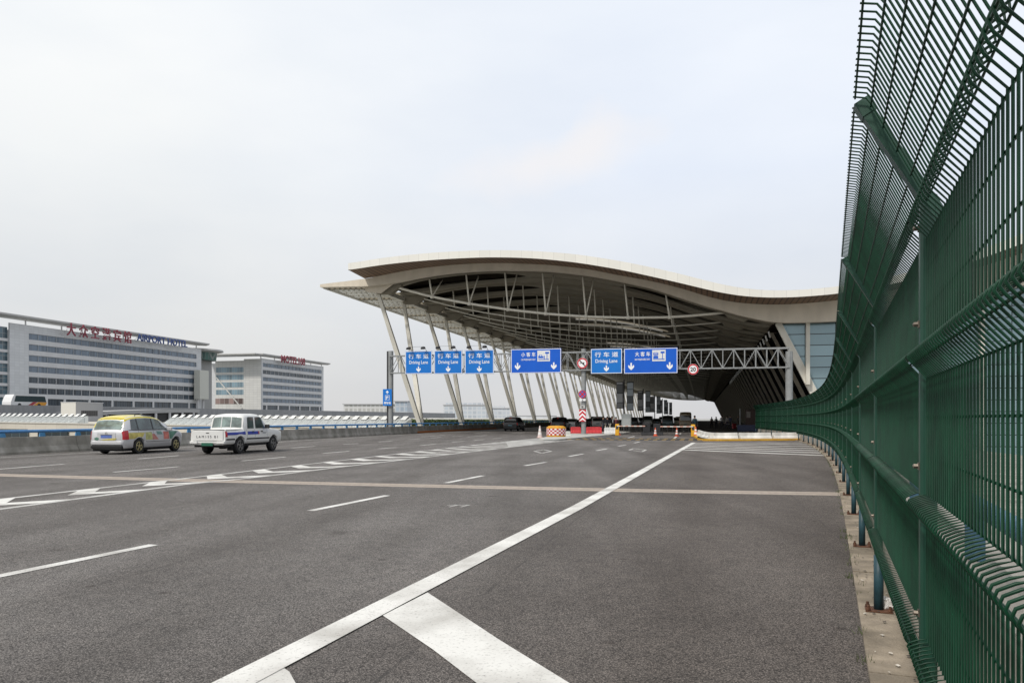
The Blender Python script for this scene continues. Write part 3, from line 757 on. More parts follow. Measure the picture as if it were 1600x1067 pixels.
for i, p in enumerate(FP):
    nx = FP[min(i+1, len(FP)-1)]; pv = FP[max(i-1, 0)]
    d = (nx-p).normalized() if i < len(FP)-1 else (p-pv).normalized()
    ang = math.atan2(d.y, d.x); L = p-FP[0]
    far = i > 17
    po = bpy.data.objects.new('post', post_me); col.objects.link(po); po.parent = fence; po.location = L; po.rotation_euler = (0, 0, ang)
    for nm, me in (('post_leg', leg_me), ('arm', arm_me), ('base_plate', bp_me), ('clip', bo_me)):
        o = bpy.data.objects.new(nm, me); col.objects.link(o); o.parent = po
    if i < len(FP)-1:
        o = bpy.data.objects.new('mesh_panel', near_me if i < 4 else far_me); col.objects.link(o); o.parent = fence; o.location = L; o.rotation_euler = (0, 0, ang)

# ================================================================== SIGN GANTRY
gw, gs = -29.2, 69.5
gan = empty('sign_gantry', T(gw, gs), TH, 'grey steel lattice gantry spanning the whole road on three posts', 'gantry')
def gx(px, py=560): w, z = PS(px, py, gs); return w-gw, z
x_r = gx(1233)[0]; x_c = gx(912)[0]
ZTb = gx(611, 556.5)[1]; ZBb = gx(611, 583)[1]
for x, r, ztop, zb_, c in ((0, .24, ZTb+.5, -2.5, M_steel), (x_c, .22, gx(912, 545)[1], .09, M_steel), (x_r, .30, gx(1233, 549)[1], .1, M_steel)):
    b = MB(); b.lathe([(r, zb_), (r, ztop)], 16, c=(x, 0, 0)); b.lathe([(r*1.7, zb_), (r*1.7, zb_+.05)], 16, c=(x, 0, 0)); o = b.build('post', c, gan, smooth=False); smooth_by_angle(o)
b = MB(); b.box((-.45, .05, -2.4), (-.29, .2, ZTb+.5)); b.build('post', M_dark, gan)
b = MB()
for y in (-.35, .35):
    for z in (ZTb, ZBb): b.bar((0, y, z), (x_r, y, z), .09, .09)
n = 40; dx = x_r/n
for i in range(n+1):
    x = i*dx
    for y in (-.35, .35): b.bar((x, y, ZBb), (x, y, ZTb), .055)
    b.bar((x, -.35, ZTb), (x, .35, ZTb), .05); b.bar((x, -.35, ZBb), (x, .35, ZBb), .05)
    if i < n:
        for y in (-.35, .35):
            if i % 2 == 0: b.bar((x, y, ZBb), (x+dx, y, ZTb), .05)
            else: b.bar((x, y, ZTb), (x+dx, y, ZBb), .05)
b.build('truss', M_steel, gan)

ARROW = [(-.075, .36), (.075, .36), (.075, -.02), (.25, .17), (.30, .0), (.25, -.12), (0, -.36), (-.25, -.12), (-.30, .0), (-.25, .17), (-.075, -.02)]
def flat(B, pts, y, y2=None):
    y2 = y+.004 if y2 is None else y2
    B.prism(pts, lambda x, z: (x, y, z), lambda x, z: (x, y2, z))
def sign_board(px0, py0, px1, py1, kind, label, group, top=None, lamps=False, photo=None):
    x0, z1 = gx(px0, py0); x1, _ = gx(px1, py0); _, z0 = gx(px0, py1)
    W, H = x1-x0, z1-z0
    r = empty('road_sign', T(gw+(x0+x1)/2, gs-.55, (z0+z1)/2), TH, label, 'road sign', group)
    bl = M_signblue if kind == 'lane' else M_signblue2
    b = MB(); b.cbox((-W/2, 0, -H/2), (W/2, .05, H/2), .01); b.build('panel', bl, r)
    b = MB(); t = .05
    for a in (((-W/2+.02, -.006, H/2-.02-t), (W/2-.02, -.002, H/2-.02)), ((-W/2+.02, -.006, -H/2+.02), (W/2-.02, -.002, -H/2+.02+t)), ((-W/2+.02, -.006, -H/2+.02+t), (-W/2+.02+t, -.002, H/2-.02-t)), ((W/2-.02-t, -.006, -H/2+.02+t), (W/2-.02, -.002, H/2-.02-t))): b.box(*a)
    b.build('border', M_signwhite, r)
    b = MB(); b.bar((-W*.3, .06, -H*.5), (-W*.3, .06, H*.5), .08, .05); b.bar((W*.3, .06, -H*.5), (W*.3, .06, H*.5), .08, .05)
    for z in (ZTb-(z0+z1)/2, ZBb-(z0+z1)/2):
        for x in (-W*.3, W*.3): b.bar((x, .05, z), (x, .18, z), .09)
    b.build('bracket', M_steel, r)
    if kind == 'lane':
        text('行 车 道', H*.215, M_signwhite, r, (0, -.006, H*.265), W*.75, bold=.004)
        text('Driving Lane', H*.205, M_signwhite, r, (0, -.006, -H*.015), W*.70, bold=.004)
        b = MB(); flat(b, [(x*H*.34, z*H*.34-H*.295) for x, z in ARROW], -.008); b.build('arrow', M_signwhite, r)
    else:
        text(top[0], H*.19, M_signwhite, r, (-W*.15, -.006, H*.27), W*.285, bold=.006)
        text(top[1], H*.10, M_signwhite, r, (-W*.15, -.006, H*.06), W*.29, bold=.002)
        for sx in (-.365, .355):
            b = MB(); flat(b, [(x*H*.40+sx*W, z*H*.40-H*.215) for x, z in ARROW], -.008); b.build('arrow', M_signwhite, r)
        pc = empty('pictogram', (W*.155, 0, H*.20), 0); pc.parent = r
        pw, ph = W*.25, H*.44
        b = MB(); flat(b, [(-pw/2, -ph/2), (pw/2, -ph/2), (pw/2, ph/2), (-pw/2, ph/2)], -.010); b.build('plate', mat('pictogram_plate', (0.66, 0.67, 0.66), 0.5), pc)
        Mi = M_signblue2; b = MB()
        flat(b, [(-pw*.42, -ph*.36), (pw*.42, -ph*.36), (pw*.42, -ph*.29), (-pw*.42, -ph*.29)], -.016)
        flat(b, [(pw*.12, ph*.20), (pw*.42, ph*.20), (pw*.42, ph*.36), (pw*.12, ph*.36)], -.016); flat(b, [(pw*.24, -ph*.29), (pw*.29, -ph*.29), (pw*.29, ph*.20), (pw*.24, ph*.20)], -.016)
        if kind == 'bus':
            for zz in (-.16, .14):
                flat(b, [(-pw*.42, ph*zz-ph*.10), (-pw*.05, ph*zz-ph*.10), (-pw*.05, ph*zz+ph*.10), (-pw*.10, ph*zz+ph*.15), (-pw*.36, ph*zz+ph*.15), (-pw*.42, ph*zz+ph*.10)], -.016)
        else:
            flat(b, [(-pw*.42, -ph*.20), (-pw*.02, -ph*.20), (-pw*.02, -ph*.05), (-pw*.10, -ph*.03), (-pw*.15, ph*.12), (-pw*.33, ph*.12), (-pw*.42, -ph*.03)], -.016)
            flat(b, [(pw*.02, -ph*.29), (pw*.07, -ph*.29), (pw*.09, -ph*.02), (pw*.05, ph*.02), (pw*.0, -ph*.02)], -.016)
        b.build('symbol', Mi, pc)
        b = MB()
        flat(b, [(-pw*.36, ph*.16), (-pw*.10, ph*.16), (-pw*.10, ph*.22), (-pw*.36, ph*.22)] if kind == 'bus' else [(-pw*.31, -ph*.02), (-pw*.17, -ph*.02), (-pw*.18, ph*.08), (-pw*.30, ph*.08)], -.020)
        b.build('window_mark', M_signwhite, pc)
    if lamps:
        for sx in (-.30, .24):
            b = MB(); b.tube([(sx*W+.18, -.02, H*.47), (sx*W+.10, -.35, H*.5+.34), (sx*W-.02, -.55, H*.5+.36)], .02, 6)
            b.prism([(-.62, .20), (-.36, .34), (-.30, .22), (-.52, .10)], lambda y, z, sx=sx: (sx*W-.22, y, H*.5+z), lambda y, z, sx=sx: (sx*W+.16, y, H*.5+z))
            b.build('floodlight', M_dark, r)
        b = MB(); b.tube([(-.30*W, -.36, H*.5+.36), (.24*W, -.36, H*.5+.36)], .012, 5); b.build('cable', M_dark, r)
    return r
sign_board(636.5, 549.5, 678, 585, 'lane', 'blue driving lane sign on the gantry, leftmost of three with lamps', 'driving lane signs', lamps=True)
sign_board(681.5, 548.5, 725, 585, 'lane', 'blue driving lane sign on the gantry, middle of three with lamps', 'driving lane signs', lamps=True)
sign_board(729, 547.8, 774, 585, 'lane', 'blue driving lane sign on the gantry, rightmost of three with lamps', 'driving lane signs', lamps=True)
sign_board(800.5, 546.5, 878.5, 584, 'car', 'wide blue gantry sign with two arrows and a car pictogram', 'wide gantry signs', ('小 客 车', 'CAR PASSENGERS ONLY'))
sign_board(924.5, 546, 973, 584.5, 'lane', 'blue driving lane sign without lamps, right of the central gantry post', 'driving lane signs')
sign_board(976, 545.5, 1059, 584.5, 'bus', 'wide blue gantry sign with two arrows and a bus pictogram', 'wide gantry signs', ('大 客 车', 'BUS PASSENGERS ONLY'))

def disc(B, r0, r1, y0, y1, n=40, cx=0, cz=0):
    """flat ring (or full disc when r0 is 0)"""
    vs = []
    for y in (y0, y1):
        for r in ((r1,) if r0 == 0 else (r0, r1)):
            for k in range(n): t = 2*math.pi*k/n; vs.append((cx+r*math.cos(t), y, cz+r*math.sin(t)))
    if r0 == 0:
        B.add(vs, [tuple(range(n-1, -1, -1)), tuple(range(n, 2*n))]+[(k, (k+1) % n, n+(k+1) % n, n+k) for k in range(n)])
    else:
        fs = []
        for k in range(n):
            j = (k+1) % n
            fs += [(k, j, n+j, n+k), (2*n+k, 3*n+k, 3*n+j, 2*n+j), (n+k, n+j, 3*n+j, 3*n+k), (k, 2*n+k, 2*n+j, j)]
        B.add(vs, fs)
def round_sign(px, py, rpx, label, y=-.5):
    x, z = gx(px, py); x1, _ = gx(px+rpx, py); rr = x1-x
    r = empty('round_sign', T(gw+x, gs+y, z), TH, label, 'traffic sign'); return r, rr
r, rr = round_sign(1083, 577.5, 8.6, 'round red ringed 20 speed limit sign hanging on the gantry')
b = MB(); disc(b, 0, rr, 0, .03); b.build('plate', M_signwhite, r)
b = MB(); disc(b, rr*.74, rr*.98, -.006, -.001); b.build('ring', M_red, r)
text('20', rr*1.05, mat('sign_black', (0.01, 0.01, 0.01), 0.5), r, (0, -.006, 0), rr*.98, bold=.012)
r, rr = round_sign(911, 568, 8.3, 'round red ringed no horn sign on the central gantry post', -.42)
b = MB(); disc(b, 0, rr, 0, .03); b.build('plate', M_signwhite, r)
b = MB(); disc(b, rr*.74, rr*.98, -.006, -.001); b.build('ring', M_red, r)
b = MB(); flat(b, [(-rr*.58, rr*.44), (-rr*.44, rr*.58), (rr*.58, -rr*.44), (rr*.44, -rr*.58)], -.012); b.build('bar', M_dark, r)
b = MB(); flat(b, [(-rr*.48, -rr*.10), (-rr*.36, -rr*.10), (-rr*.36, -rr*.02), (0, -rr*.04), (rr*.35, -rr*.22), (rr*.35, rr*.22), (0, rr*.04), (-rr*.36, rr*.02), (-rr*.36, rr*.12), (-rr*.48, rr*.12)], -.006); b.build('horn_symbol', M_dark, r)
r, rr = round_sign(911, 616, 6.2, 'round blue no stopping sign with red cross on the central post', -.42)
b = MB(); disc(b, 0, rr, 0, .03); b.build('plate', M_signblue, r)
b = MB(); disc(b, rr*.76, rr*.98, -.006, -.001); b.build('ring', M_red, r)
b = MB(); q = rr*.55; t = rr*.12
flat(b, [(-q-t, q-t), (-q+t, q+t), (q+t, -q+t), (q-t, -q-t)], -.008); flat(b, [(q-t, q+t), (q+t, q-t), (-q+t, -q-t), (-q-t, -q+t)], -.011); b.build('cross', M_red, r)
def plate_on_post(px, py0, py1, wpx, name, label, y=-.36):
    x, z1 = gx(px, py0); _, z0 = gx(px, py1); x1, _ = gx(px+wpx/2, py0)
    return empty(name, T(gw+x, gs+y, (z0+z1)/2), TH, label, 'sign'), (x1-x)*2, z1-z0
r, W, H = plate_on_post(911, 623.2, 626.5, 10, 'notice_plate', 'small white plate directly under the blue no stopping sign')
b = MB(); b.cbox((-W/2, 0, -H/2), (W/2, .02, H/2), .004); b.build('plate', M_signwhite, r)
b = MB(); flat(b, [(-W*.1, -H*.3), (W*.1, -H*.3), (0, H*.3)], -.006); b.build('arrow', M_dark, r)
r, W, H = plate_on_post(911, 633, 638, 7.5, 'notice_plate', 'small pale square plate on the central post above the red chevrons')
b = MB(); b.cbox((-W/2, 0, -H/2), (W/2, .02, H/2), .004); b.build('plate', mat('pale_plate', (0.45, 0.45, 0.44), 0.5), r)
b = MB(); flat(b, [(-W*.2, -H*.2), (W*.2, -H*.2), (W*.2, H*.2), (-W*.2, H*.2)], -.006); b.build('mark', M_dark, r)
r, W, H = plate_on_post(911, 640, 658.5, 10.5, 'chevron_board', 'red and white chevron board low on the central gantry post')
b = MB(); b.cbox((-W/2, 0, -H/2), (W/2, .02, H/2), .004); b.build('plate', M_red, r)
b = MB()
for zc in (.30, -.07, -.44):
    z_ = lambda f: max(-H/2+.01, min(H/2-.01, f*H))
    flat(b, [(-W*.48, z_(zc-.17)), (0, z_(zc+.10)), (W*.48, z_(zc-.17)), (W*.48, z_(zc+.01)), (0, z_(zc+.28) if zc < .2 else z_(.49)), (-W*.48, z_(zc+.01))], -.006)
b.build('chevron', M_signwhite, r)
# parking sign on the left post
x, z1 = gx(608, 608); x1, _ = gx(614.6, 608); _, z0 = gx(608, 634); W = (x1-x)*2.1; H = z1-z0
r = empty('parking_sign', T(gw+x, gs-.45, (z0+z1)/2), TH, 'tall blue parking sign with an arrow on the left gantry post', 'road sign')
b = MB(); b.cbox((-W/2, 0, -H/2), (W/2, .04, H/2), .01); b.build('panel', M_signblue, r)
b = MB(); flat(b, [(x_*H*.28, -z_*H*.28+H*.31) for x_, z_ in ARROW], -.006); b.build('arrow', M_signwhite, r)
b = MB()
for a in (((-W*.24, -.006, H*.12), (W*.24, -.002, H*.135)), ((-W*.24, -.006, -H*.17), (W*.24, -.002, -H*.155)), ((-W*.24, -.006, -H*.155), (-W*.20, -.002, H*.12)), ((W*.20, -.006, -H*.155), (W*.24, -.002, H*.12))): b.box(*a)
b.build('border', M_signwhite, r)
text('P', H*.26, M_signwhite, r, (0, -.006, -H*.02), W*.24, bold=.01)
text('停车场', H*.16, M_signwhite, r, (0, -.006, -H*.33), W*.78, bold=.006)
b = MB(); b.bar((0, .05, -H*.3), (.1, .45, -H*.3), .06); b.bar((0, .05, H*.3), (.1, .45, H*.3), .06); b.build('bracket', M_steel, r)
# ================================================================== HOTELS ACROSS THE FIELD (local axes: x away from the road is negative, y along, z up)
M_hw = grid_mat('hotel_cladding', (0.575, 0.585, 0.595), (0.47, 0.48, 0.49), cell=(50, 1.8, 0.9), jw=0.07, var=0.05, rough=0.6, axis='yz')  # hotel materials kept pale, distance haze put into their colours
M_hw2 = grid_mat('hotel_cladding_end', (0.55, 0.55, 0.53), (0.35, 0.35, 0.345), cell=(2.2, 50, 1.17), jw=0.09, var=0.04, rough=0.6, axis='xz')
M_sp = mat('hotel_spandrel', (0.56, 0.56, 0.565), 0.6, var=0.05, scale=0.3)
M_hg = grid_mat('hotel_glass', (0.13, 0.17, 0.22), (0.20, 0.235, 0.27), cell=(50, 1.22, 50), jw=0.08, var=0.30, rough=0.15, spec=0.6, axis='y')
M_hgd = grid_mat('hotel_glass_dark', (0.040, 0.055, 0.072), (0.13, 0.15, 0.17), cell=(50, 1.22, 50), jw=0.10, var=0.50, rough=0.15, spec=0.6, axis='y')
M_hgx = grid_mat('hotel_glass_front', (0.16, 0.24, 0.29), (0.36, 0.38, 0.38), cell=(1.5, 50, 50), jw=0.12, var=0.35, rough=0.15, spec=0.6, axis='x')
M_mul = mat('hotel_mullion', (0.38, 0.39, 0.40), 0.5, var=0.05)
M_roofslab = mat('hotel_roof_slab', (0.42, 0.415, 0.405), 0.6, var=0.06, scale=0.3)
M_hred = mat('letter_red', (0.23, 0.035, 0.055), 0.5, var=0.06); M_hblue = mat('letter_blue', (0.035, 0.07, 0.22), 0.5, var=0.06)
HW = -212.4
TOPS = [29.2-3.54*k for k in range(6)]
def pxs(px): return PW(px, 600, HW)[0]

def hotel(name, label, sA, sB, s_win0, s_win1, ztop, depth, dark_rows, canopy, nm):
    r = empty(name, T(HW, sA, -9), TH, label, 'hotel')
    z_ = lambda z: z+9
    L = sB-sA
    b = MB(); b.box((-depth, 0, 0), (-.5, L, z_(ztop)-2.2))
    # facade slab left and right of the windows, parapet above and base below
    b.box((-.5, 0, 0), (0, s_win0-sA, z_(ztop))); b.box((-.5, s_win1-sA, 0), (0, L, z_(ztop)))
    b.box((-.5, s_win0-sA, z_(TOPS[0])+.02), (-.004, s_win1-sA, z_(ztop)-.004))
    b.build('wall', M_hw, r)
    b = MB()
    for k, zt in enumerate(TOPS):
        nxt = TOPS[k+1] if k < 5 else zt-3.54
        b.box((-.45, s_win0-sA+.002, z_(nxt)+.02), (.06, s_win1-sA-.002, z_(zt-2.12)))
        b.box((-.42, s_win0-sA+.002, z_(zt-.06)), (.03, s_win1-sA-.002, z_(zt)+.015))
    b.build('spandrel', M_sp, r)
    for k, zt in enumerate(TOPS):
        w = MB(); w.add([(-.20, s_win0-sA, z_(zt)-2.15), (-.20, s_win1-sA, z_(zt)-2.15), (-.20, s_win1-sA, z_(zt)-.05), (-.20, s_win0-sA, z_(zt)-.05)], [(0, 1, 2, 3)])
        o = w.build('window_band', M_hgd if k in dark_rows else M_hg, r)
        m = MB(); y = s_win0-sA+3.66
        while y < s_win1-sA-1:
            hwid = .14 if k in dark_rows else .05; m.box((-.20, y-hwid, z_(zt)-2.11), (-.02, y+hwid, z_(zt)-.065)); y += 3.66
        m.box((-.195, s_win0-sA+.01, z_(zt)-.17), (-.04, s_win1-sA-.01, z_(zt)-.06)); m.box((-.195, s_win0-sA+.01, z_(zt)-2.11), (-.04, s_win1-sA-.01, z_(zt)-2.02)); m.build('frame', M_mul, o)
    # base storey
    w = MB(); zt = TOPS[5]-3.54
    w.add([(-.30, s_win0-sA, z_(zt)-6), (-.30, s_win1-sA, z_(zt)-6), (-.30, s_win1-sA, z_(zt)), (-.30, s_win0-sA, z_(zt))], [(0, 1, 2, 3)])
    o = w.build('window_band', M_hgd, r)
    m = MB(); y = s_win0-sA+3.5
    while y < s_win1-sA: m.box((-.28, y-.45, z_(zt)-6), (.12, y+.45, z_(zt))); y += 11
    m.box((-.28, s_win0-sA, z_(zt)-2.6), (.05, s_win1-sA, z_(zt)-2.2)); m.build('frame', M_sp, o)
    # floating roof slab on short posts
    c0, c1, zc, over = canopy
    b = MB()
    n = 14
    def edge(x, thick): return [(x, c0-sA+(c1-c0)*i/n, z_(zc)+thick) for i in range(n+1)]
    b.strip(edge(over, 0), edge(over, .55)); b.strip(edge(over, .55), edge(-4.2, .75)); b.strip(edge(over, 0), edge(over-1.8, -.45)); b.strip(edge(over-1.8, -.45), edge(-4.2, -.2))
    for e in (c0-sA, c1-sA):
        b.add([(over, e, z_(zc)), (over, e, z_(zc)+.55), (-4.2, e, z_(zc)+.75), (-4.2, e, z_(zc)-.2), (over-1.8, e, z_(zc)-.45)], [(0, 1, 2, 3, 4)])
    b.build('roof_slab', M_roofslab, r)
    for i in range(nm):
        y = (c0-sA)+4+(c1-c0-8)*i/(nm-1)
        b = MB(); b.box((-1.4, y-.16, z_(ztop)-.02), (-1.08, y+.16, z_(zc)-.42)); b.build('roof_post', M_sp, r)
    return r
def letters(r, sA, body, s0, s1, z0, z1, m, bold):
    # vertical letters on the facade, reading along +y as seen from the road
    o = text(body, (z1-z0)/0.80, m, r, (2.95, (s0+s1)/2-sA, (z0+z1)/2+9), s1-s0, bold=bold, ext=.15, rot=(math.pi/2, 0, math.pi/2))
    b = MB(); b.bar((2.75, s0-sA, (z0+z1)/2+9), (2.75, s1-sA, (z0+z1)/2+9), .10)
    for f in (.02, .35, .65, .98): y = s0-sA+(s1-s0)*f; b.bar((2.75, y, (z0+z1)/2+8.98), (-.2, y, z0+8.6), .10)
    b.build('letter_rail', M_sp, r); return o
sA1, sB1 = pxs(15), pxs(314.5)
h1 = hotel('hotel', 'long pale grey hotel with six ribbon window rows and red and blue rooftop lettering', sA1, sB1, pxs(45), pxs(307), 31.7, 22, (4, 5), (pxs(-110), pxs(319.5), 33.7, 2.6), 9)
letters(h1, sA1, '大 众 空 港 宾 馆', pxs(93), pxs(195), 30.0, 33.8, M_hred, .05)
letters(h1, sA1, 'AIRPORT HOTEL', pxs(204), pxs(283), 31.0, 34.0, M_hblue, .045)
# glazed tower at the near end
M_tw = grid_mat('tower_glass', (0.075, 0.125, 0.155), (0.20, 0.22, 0.23), cell=(50, 1.7, 1.77), jw=0.16, var=0.4, rough=0.12, spec=0.6, axis='yz')
y0 = pxs(-160)-sA1
b = MB(); b.box((-18, y0, 0), (-.9, -.02, 39.3)); b.build('glass_tower', M_tw, h1)
b = MB(); b.box((-17, y0, 39.32), (-2.2, -4.5, 41.6)); b.build('tower_top', M_sp, h1)
b = MB()
for k in range(6): b.box((-.88, y0, 9+TOPS[k]-3.4), (-.55, -.04, 9+TOPS[k]-2.5))
b.build('tower_ledge', M_sp, h1)
sA2, sB2 = pxs(409), pxs(505.5)
h2 = hotel('hotel', 'smaller pale hotel beyond the long one with MOTEL in red roof letters', sA2-.2, sB2, pxs(410.5), pxs(502.5), 31.3, 34, (1,), (pxs(404), pxs(510.5), 32.9, 2.4), 6)
letters(h2, sA2-.2, 'MOTEL168', pxs(431.5), pxs(469), 29.9, 34.2, M_hred, .09)
# its end wall facing the road
z_ = lambda z: z+9
b = MB(); b.box((-9.6, -.5, 0), (.02, -.02, z_(31.0))); b.box((-26, -.3, 0), (-9.62, -.03, z_(30.3))); b.build('end_wall', M_hw2, h2)
for k in range(4):
    zt = 27.0-3.75*k
    b = MB(); b.add([(-25.6, -.36, z_(zt)), (-9.9, -.36, z_(zt)), (-9.9, -.36, z_(zt)-2.5), (-25.6, -.36, z_(zt)-2.5)], [(0, 1, 2, 3)]); b.build('window_band', M_hgx, h2)
b = MB(); b.bar((-25, -.8, z_(22)), (-10.5, -.8, z_(6.4)), .5); b.build('brace', M_hw2, h2)
b = MB(); b.add([(-26, -.38, z_(11.4)), (-10, -.38, z_(11.4)), (-10, -.38, z_(8.6)), (-26, -.38, z_(8.6))], [(0, 1, 2, 3)]); b.build('shop_band', grid_mat('shop_mix', (0.18, 0.13, 0.12), (0.35, 0.33, 0.32), cell=(2.6, 50, 50), jw=.2, var=.7, axis='x'), h2)
b = MB(); b.box((-30, -9, z_(32.6)), (2, 4, z_(33.1))); b.build('roof_tip', M_roofslab, h2)
# link between the hotels
lk0 = pxs(316); LK = PW(331, 600, HW-6)[0]-lk0
lk = empty('link_building', T(HW-6, lk0, -9), TH, 'low grey link with green glazed turret between the two hotels', 'building')
b = MB(); b.box((-18, 0, 0), (0, LK, 36.5)); b.build('wall', mat('link_wall', (0.30, 0.30, 0.295), 0.6, var=0.06), lk)
b = MB(); b.lathe([(7.6, 36.6), (8.8, 36.6), (9.2, 40.0), (7.0, 40.0)], 26, c=(-4, 9, 0)); b.build('turret_glass', grid_mat('turret_pane', (0.05, 0.10, 0.09), (0.2, 0.22, 0.21), cell=(1.6, 1.6, 50), jw=.15, var=.5, axis='xy'), lk)
b = MB(); b.lathe([(9.6, 40.0), (12.0, 40.6), (11.8, 41.3), (2, 41.6)], 30, c=(-4, 9, 0)); b.build('turret_roof', M_roofslab, lk)
b = MB(); b.box((-8, LK-9, 36.52), (-5, LK, 39.0)); b.build('plant_room', M_hgd, lk)
# cream display box standing in front of the link
p0 = PW(312.5, 578, HW+4); p1 = PW(326.5, 624, HW+4)
bb = empty('display_box', T(HW+4, p0[0], -9), TH, 'tall cream display box standing before the long hotel far corner', 'billboard')
b = MB(); b.cbox((-3, 0, 9+p1[1]), (0, p1[0]-p0[0], 9+p0[1]), .1); b.build('body', mat('cream_box', (0.52, 0.52, 0.47), 0.6, var=0.04), bb)
b = MB()
for y in (1.0, p1[0]-p0[0]-1.6): b.box((-2.2, y, 0), (-1.6, y+.6, 9+p1[1]-.02))
b.build('leg', M_sp, bb)

# ================================================================== FAR VIADUCT WITH COACH
M_via = mat('viaduct_grey', (0.27, 0.275, 0.285), 0.8, var=0.08, scale=0.2, dirt=0.12)
VW = -150
va = empty('far_viaduct', T(VW, 40, 0), TH, 'grey elevated road with solid parapet running below the hotels', 'viaduct')
b = MB(); b.prism([(0, 1.6), (0, 4.5), (-.4, 4.5), (-.4, 3.3), (-14, 3.3), (-14, 1.6)], lambda x, z: (x, 0, z), lambda x, z: (x, 420, z)); b.build('deck', M_via, va)
for i in range(16):
    y = 8+27*i; b = MB(); b.box((-8, y, -9), (-5.5, y+1.6, 1.58)); b.build('pier', M_via, va)
def pv(px, py, w=VW+8): s, z = PW(px, py, w); return s, z
# coach
def coach():
    s0 = PW(17, 625, VW-3.5)[0]; s1 = PW(75, 625, VW-3.5)[0]; L = s1-s0
    r = empty('coach', T(VW-3.5, s0, 4.0), TH, 'white coach with red and orange swoosh on the far elevated road', 'coach')
    H = 3.0
    prof = [(0.0, .35), (0.0, 1.2), (.45, 2.3), (.9, H-.05), (1.2, H), (L-.3, H), (L, H-.3), (L, .35)]
    b = MB(); b.prism(prof, lambda y, z: (-2.5, y, z), lambda y, z: (0, y, z)); b.build('body', mat('coach_white', (0.62, 0.62, 0.62), 0.4), r)
    b = MB(); flatx = lambda pts: b.prism(pts, lambda y, z: (.004, y, z), lambda y, z: (.012, y, z))
    flatx([(.9, 1.35), (1.3, 2.72), (L-.9, 2.72), (L-.5, 1.35)]); b.build('side_window', mat('coach_glass', (0.035, 0.055, 0.06), 0.15, spec=.6), r)
    b = MB(); b.prism([(L*.44, .5), (L*.56, .5), (L*.70, 1.32), (L*.58, 1.32)], lambda y, z: (.006, y, z), lambda y, z: (.016, y, z)); b.build('red_swoosh', mat('swoosh_red', (0.35, 0.03, 0.04), 0.5), r)
    b = MB(); b.prism([(L*.57, .45), (L*.92, .45), (L*.97, 1.32), (L*.715, 1.32)], lambda y, z: (.006, y, z), lambda y, z: (.016, y, z)); b.build('orange_swoosh', mat('swoosh_orange', (0.62, 0.28, 0.03), 0.5), r)
    for y in (2.3, L-2.6):
        b = MB(); b.lathe([(.5, -.2), (.5, .02)], 16, c=(0, y, .5), axis='x'); b.build('wheel', M_black, r)
coach()
# plant house in front of the viaduct: end wall coloured as the lit face, side as shaded
sa = PW(118.5, 640, -132)[0]; sb = PW(161, 640, -132)[0]; zt = PW(118.5, 629, -132)[1]
r = empty('plant_house', T(-132, sa, -9), TH, 'flat roofed plant house with lit cream end wall and shaded grey louvred side below the long hotel', 'building')
b = MB(); b.cbox((-3.9, 0.02, 0), (0, sb-sa, zt+9), .05); b.build('wall', mat('plant_wall_shade', (0.36, 0.36, 0.365), 0.7, var=0.05), r)
b = MB(); b.box((-3.88, -.02, .02), (-.02, .015, zt+8.98)); b.build('end_wall', mat('plant_end_lit', (0.55, 0.54, 0.50), 0.7, var=0.04), r)
b = MB(); b.box((-3.95, -.06, zt+9.002), (.06, sb-sa+.08, zt+9.14)); b.build('coping', M_sp, r)
b = MB(); b.box((.003, 1.5, zt+9-2.9), (.02, sb-sa-1.6, zt+9-1.7)); b.build('louvre', grid_mat('louvre_dark', (0.05, 0.05, 0.05), (0.16, 0.15, 0.14), cell=(50, .6, 50), jw=.12, axis='y'), r)
# curved ramp wall
sa = PW(161, 640, -128)[0]; sb = PW(312, 640, -128)[0]
rp = empty('curved_ramp', T(-128, sa, 0), TH, 'pale curved ramp edge over a dark undercroft behind the taxi', 'ramp')
b = MB(); n = 16
cu = lambda i: (-6*(1-math.sin(math.pi*i/n*.5)), (sb-sa)*i/n, 1.9+1.05*math.sin(math.pi*i/n*.55))
lo_ = [Vector(cu(i)) for i in range(n+1)]
b.strip(lo_, [p+Vector((0, 0, .85)) for p in lo_]); b.strip([p+Vector((0, 0, .85)) for p in lo_], [p+Vector((-7, 0, .85)) for p in lo_]); b.build('edge', mat('ramp_edge', (0.36, 0.36, 0.36), 0.75, var=.08), rp)
b = MB(); b.strip([p+Vector((-.6, 0, -10)) for p in lo_], [p+Vector((-.6, 0, 0.1)) for p in lo_]); b.build('undercroft', M_dark, rp)  # dark sheet standing in for the shade under the ramp
for i in range(1, n, 2):
    b = MB(); p = lo_[i]; b.box((p.x-.4, p.y-.3, -9), (p.x-.1, p.y+.3, p.z-.02)); b.build('pillar', M_sp, rp)

# ================================================================== TRANSPORT HALL: cream wall with roof skylights
def hp(px):  # position along the oblique hall front
    f = (px-0)/600.0; Y = 150-40*f; return Vector(((px-800)/F*Y, Y, 0))
M_cream = grid_mat('hall_wall_cream', (0.50, 0.465, 0.40), (0.38, 0.35, 0.30), cell=(3.0, 50, 50), jw=.05, var=0.05, rough=0.7, axis='x')
hall = empty('transport_hall', hp(-60), 0, 'cream walled transport hall below the road beyond the left barrier', 'building')
o0 = hp(-60)
da = (hp(640)-hp(-60)); HLen = da.length; ang = math.atan2(da.y, da.x); hall.rotation_euler = (0, 0, ang)
ztop = lambda x: 0.82-0.75*x/HLen
def wallq(B, x0, x1, f0, f1, y=0.0):
    B.add([(x0, y, f0(x0)), (x1, y, f0(x1)), (x1, y, f1(x1)), (x0, y, f1(x0))], [(0, 1, 2, 3)])
b = MB()
wallq(b, 0, HLen, lambda x: -9, lambda x: ztop(x)-1.35, 0); wallq(b, 0, HLen, lambda x: ztop(x)-1.35, ztop, -.25)
